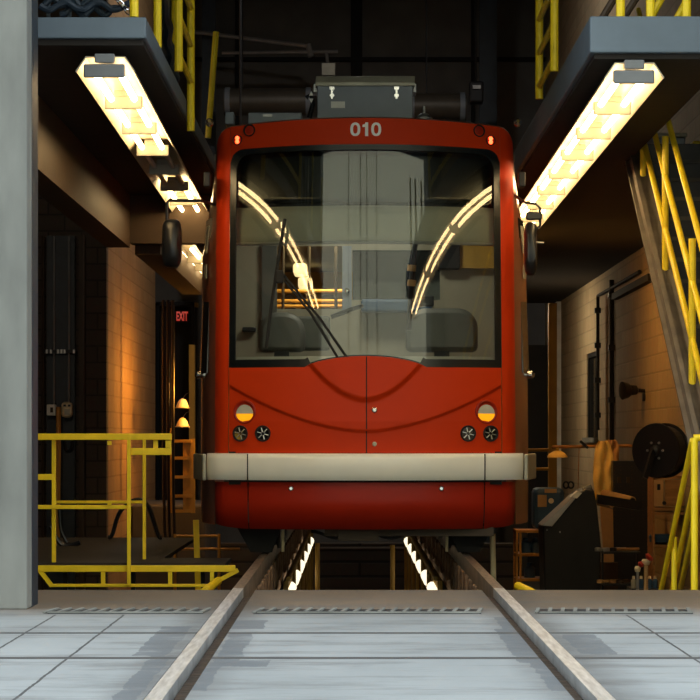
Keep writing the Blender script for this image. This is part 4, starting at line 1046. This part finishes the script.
# wooden shelf unit
Ys = 23.2
ws = empty('wooden_shelf_unit', (X(668, Ys), Ys, -1.4), 'wooden shelf unit with a door under the hose reel', 'shelf')
for px in (654, 688): MB().box(X(px-.8,Ys), X(px+.8,Ys), Ys, Ys+.45, -1.4, Z(477,Ys)).build('side', 'timber', ws)
for py in (477, 509, 513, 546): MB().box(X(653,Ys), X(689,Ys), Ys-.01, Ys+.45, Z(py+1.6,Ys), Z(py-1,Ys)).build('shelf', 'timber', ws)
MB().box(X(654,Ys), X(663,Ys), Ys-.02, Ys, Z(506,Ys), Z(480,Ys)).build('door', 'card', ws)
MB().box(X(665,Ys), X(688,Ys), Ys-.015, Ys, Z(506,Ys), Z(480,Ys)).build('door', 'timber', ws)
MB().box(X(657,Ys), X(660,Ys), Ys-.03, Ys-.02, Z(490,Ys), Z(484,Ys)).build('slot', 'dark', ws)
MB().lathe(P(664, 503, Ys-.02), (0,-1,0), [(0,.02),(.03,.02)], 10).build('knob', 'blacksteel', ws)
tag(MB().lathe((X(664, Ys), Ys+.2, Z(544.8, Ys)+.0), (0,0,1), [(0, .03), (.02, .12), (.08, .13), (.10, .11), (.10, .09)], 18).build('blue_basin', 'bluecloth', smooth=True), 'dark blue basin on the wooden shelf unit', 'basin')
# bench with vices and clutter
Yv = 21.8
bn = empty('work_trolley', (X(625, Yv), Yv, -1.4), 'dark work trolley carrying tools, right of the slanting machine', 'trolley')
for py in (552, 584): MB().box(X(604,Yv), X(641,Yv), Yv, Yv+.5, Z(py+2,Yv), Z(py,Yv)).build('shelf', 'blacksteel', bn)
for px in (605, 640): MB().box(X(px-1,Yv), X(px+1,Yv), Yv+.2, Yv+.24, -1.4, Z(552,Yv)).build('leg', 'blacksteel', bn)
labs = ['silver wrench at the left of the trolley top', 'silver cutter in the middle of the trolley top', 'brown tool handle at the right of the trolley top', 'tan clamp lying on the lower trolley shelf', 'brown block on the lower trolley shelf', 'pale rod lying across the lower trolley shelf']
zt1, zt2 = Z(552, Yv), Z(584, Yv)
for i, (px, L_, m_, z) in enumerate(((611, .22, 'alu', zt1), (618, .2, 'alu', zt1), (628, .26, 'timber', zt1), (612, .2, 'card', zt2), (622, .16, 'timber', zt2), (633, .22, 'beam', zt2))):
    t = empty('hand_tool', (X(px, Yv), Yv+.15, z), labs[i], 'tool', 'tools on the work trolley')
    x = X(px, Yv); z = z + .003
    MB().tube([(x-L_/2, Yv+.1, z+.016), (x+L_/2, Yv+.22, z+.016)], .014, 8).build('shaft', m_, t)
    MB().lathe((x-L_/2, Yv+.1, z), (0,0,1), [(0, .035), (.03, .035), (.035, .02)], 12).build('head', m_ if i != 2 else 'blacksteel', t)
for i, (px, s_) in enumerate(((637.5, 1.0), (646, 1.5))):
    y = 19.5; zb_ = -1.4; ztop = Z(566 if i == 0 else 559, y)
    v = empty('standpipe', (X(px, y), y, zb_), ['shorter standpipe with a small red handle', 'taller standpipe with a bright red cap'][i] + ' at the pit edge', 'standpipe', 'standpipes at the pit edge')
    MB().tube([(X(px,y), y, zb_), (X(px,y), y, ztop)], .012*s_, 10).build('pipe', 'alu' if i == 0 else 'card', v)
    MB().lathe((X(px,y), y, ztop-.05), (0,0,1), [(0, .02*s_), (.03, .028*s_), (.05, .02*s_)], 12).build('valve_body', 'cream', v, smooth=True)
    MB().lathe((X(px+1,y), y-.03, ztop-.0), (.5,0,.5), [(0, .014*s_), (.02, .03*s_), (.04, .02*s_)], 12).build('handle', 'redplastic', v, smooth=True)
Yz = 20.5
sh = empty('bottle_trolley', (X(652, Yz), Yz, -1.4), 'low dark trolley behind the standpipes', 'trolley')
MB().box(X(632,Yz), X(662,Yz), Yz, Yz+.4, Z(592,Yz), Z(589,Yz)).build('shelf', 'blacksteel', sh)
for px in (633, 661): MB().box(X(px-1,Yz), X(px+1,Yz), Yz+.1, Yz+.14, -1.4, Z(591,Yz)).build('leg', 'blacksteel', sh)
for i, px in enumerate((635, 642.5, 651, 656.5)):
    b = empty('spray_bottle', (X(px, Yz), Yz+.1, Z(589, Yz)), ['first', 'second', 'third', 'fourth'][i] + ' bottle from the left in the row behind the red capped standpipe', 'bottle', 'bottles on the low trolley')
    MB().lathe((X(px,Yz), Yz+.1, Z(589,Yz)), (0,0,1), [(0, .024), (.07, .024), (.085, .012)], 12).build('bottle_body', 'bluecloth' if i else 'lid', b, smooth=True)
    MB().lathe((X(px,Yz), Yz+.1, Z(589,Yz)+.085), (0,0,1), [(0, .014), (.025, .012)], 12).build('cap', 'cream', b, smooth=True)
# yellow short tubes lying at pit edge either side
for i, (a, b) in enumerate((((520, 588), (531, 593)),)):
    tag(MB().tube([P(518, 586, 15.5), P(534, 594, 15.2)], .03, 10).build('yellow_pipe_end', 'yellow', smooth=True), 'short yellow pipe end at the pit edge right of the rail', 'pipe')
tag(MB().tube([P(204, 592, 15.2), P(218, 581, 16.2)], .03, 10).build('yellow_pipe_end', 'yellow', smooth=True), 'short yellow pipe end at the pit edge left of the rail', 'pipe')
# things on the mezzanine at far right
Yy = 24.0
Yy = 19.2; zl = Z(52.5, 13.3)+.152
bn_ = empty('storage_bin', (X(668,Yy), Yy, zl), 'grey lidded storage bin on the landing at the top of the stair', 'bin')
MB().prism([(X(655,Yy), Yy, zl), (X(684,Yy), Yy, zl), (X(686,Yy), Yy, zl+.13), (X(651,Yy), Yy, zl+.13)], (0, .35, 0)).build('tub', 'bluegrey', bn_, bevel=.015)
MB().box(X(650,Yy), X(687,Yy), Yy-.02, Yy+.37, zl+.131, zl+.165).build('bin_lid', 'holder', bn_, bevel=.01)
yb_ = empty('yellow_crate', (X(697,Yy), Yy, zl), 'small yellow crate beside the grey bin on the stair landing', 'crate')
MB().box(X(693,Yy), X(707,Yy), Yy, Yy+.2, zl, zl+.10).build('crate_body', 'yellow', yb_, bevel=.008)
MB().box(X(696,Yy), X(704,Yy), Yy-.005, Yy, zl+.01, zl+.06).build('opening', 'dark', yb_)
wl = empty('added_bay_fill', (-3.3, 19, 3.35), 'added unseen fill lamp in the left bay behind the concrete column', 'floodlight')  # added out-of-frame fill that brightens the dark cross wall
MB().box(-3.5, -3.1, 18.85, 18.98, 3.2, 3.5).build('housing', 'blacksteel', wl)
MB().tube([(-3.3, 18.9, 3.5), (-3.3, 18.9, 8.99)], .02, 8).build('stem', 'blacksteel', wl)
lamp('bay_fill', (-3.3, 19, 3.35), (R(80), 0, 0), .3, 30, (1, .80, .58))
# ------------------------------------------------------------ street outside (seen only as reflections)
fb = empty('street_building', (0, -26, 0), 'pale building across the street, mirrored in the windscreen', 'building')
MB().box(-30, 30, -30, -26, 0, 26).build('wall', 'outside', fb)
for i in range(5):
    for k in range(3): MB().box(-11.2+i*5, -9.4+i*5, -26.0, -25.95, 1.5+k*4, 4.0+k*4).build('window', 'glassdark', fb)
hb_ = empty('added_roof_fill', (0, 30, 8.6), 'added unseen fill lamp under the roof behind the streetcar', 'lamp')  # added above the frame to lift the dark upper back wall
MB().lathe((0, 30, 8.6), (0, 0, 1), [(0, .3), (.2, .2), (.3, .08), (.39, .04)], 20).build('shade', 'blacksteel', hb_)
lamp('roof_fill', (0, 30, 8.58), (0, 0, 0), .5, 150, (1, .95, .88))
for x in (-4.6, -1.1, .7, 3.6): MB().box(x-.07, x+.07, -25.99, -25.8, 0, 26).build('pilaster', 'beam', fb)
sl_ = bpy.data.lights.new('sun', 'SUN'); sl_.energy = 3.6; sl_.angle = R(1); sl_.color = (1, .92, .76)
so_ = bpy.data.objects.new('sun', sl_); COL.objects.link(so_); so_.rotation_euler = (R(-52), 0, R(6))
# ------------------------------------------------------------ light and world
w = bpy.data.worlds.new('overcast'); S.world = w; w.use_nodes = True
nt = w.node_tree; bg = nt.nodes['Background']
tc = nt.nodes.new('ShaderNodeTexCoord'); gr = nt.nodes.new('ShaderNodeTexNoise'); gr.inputs['Scale'].default_value = 2
nt.links.new(tc.outputs['Generated'], gr.inputs['Vector'])
cr = nt.nodes.new('ShaderNodeValToRGB'); cr.color_ramp.elements[0].color = (.72, .86, 1, 1); cr.color_ramp.elements[1].color = (.92, .97, 1, 1)
nt.links.new(gr.outputs['Fac'], cr.inputs[0]); nt.links.new(cr.outputs[0], bg.inputs[0]); bg.inputs[1].default_value = 3.2
S.view_settings.view_transform = 'Standard'; S.view_settings.look = 'None'; S.view_settings.exposure = 0; S.view_settings.gamma = 1
S.view_settings.use_curve_mapping = False
S.cycles.use_denoising = True
try: S.cycles.denoising_prefilter = 'ACCURATE'
except Exception: pass
S.cycles.max_bounces = 8; S.cycles.transparent_max_bounces = 12
S.cycles.sample_clamp_indirect = 6
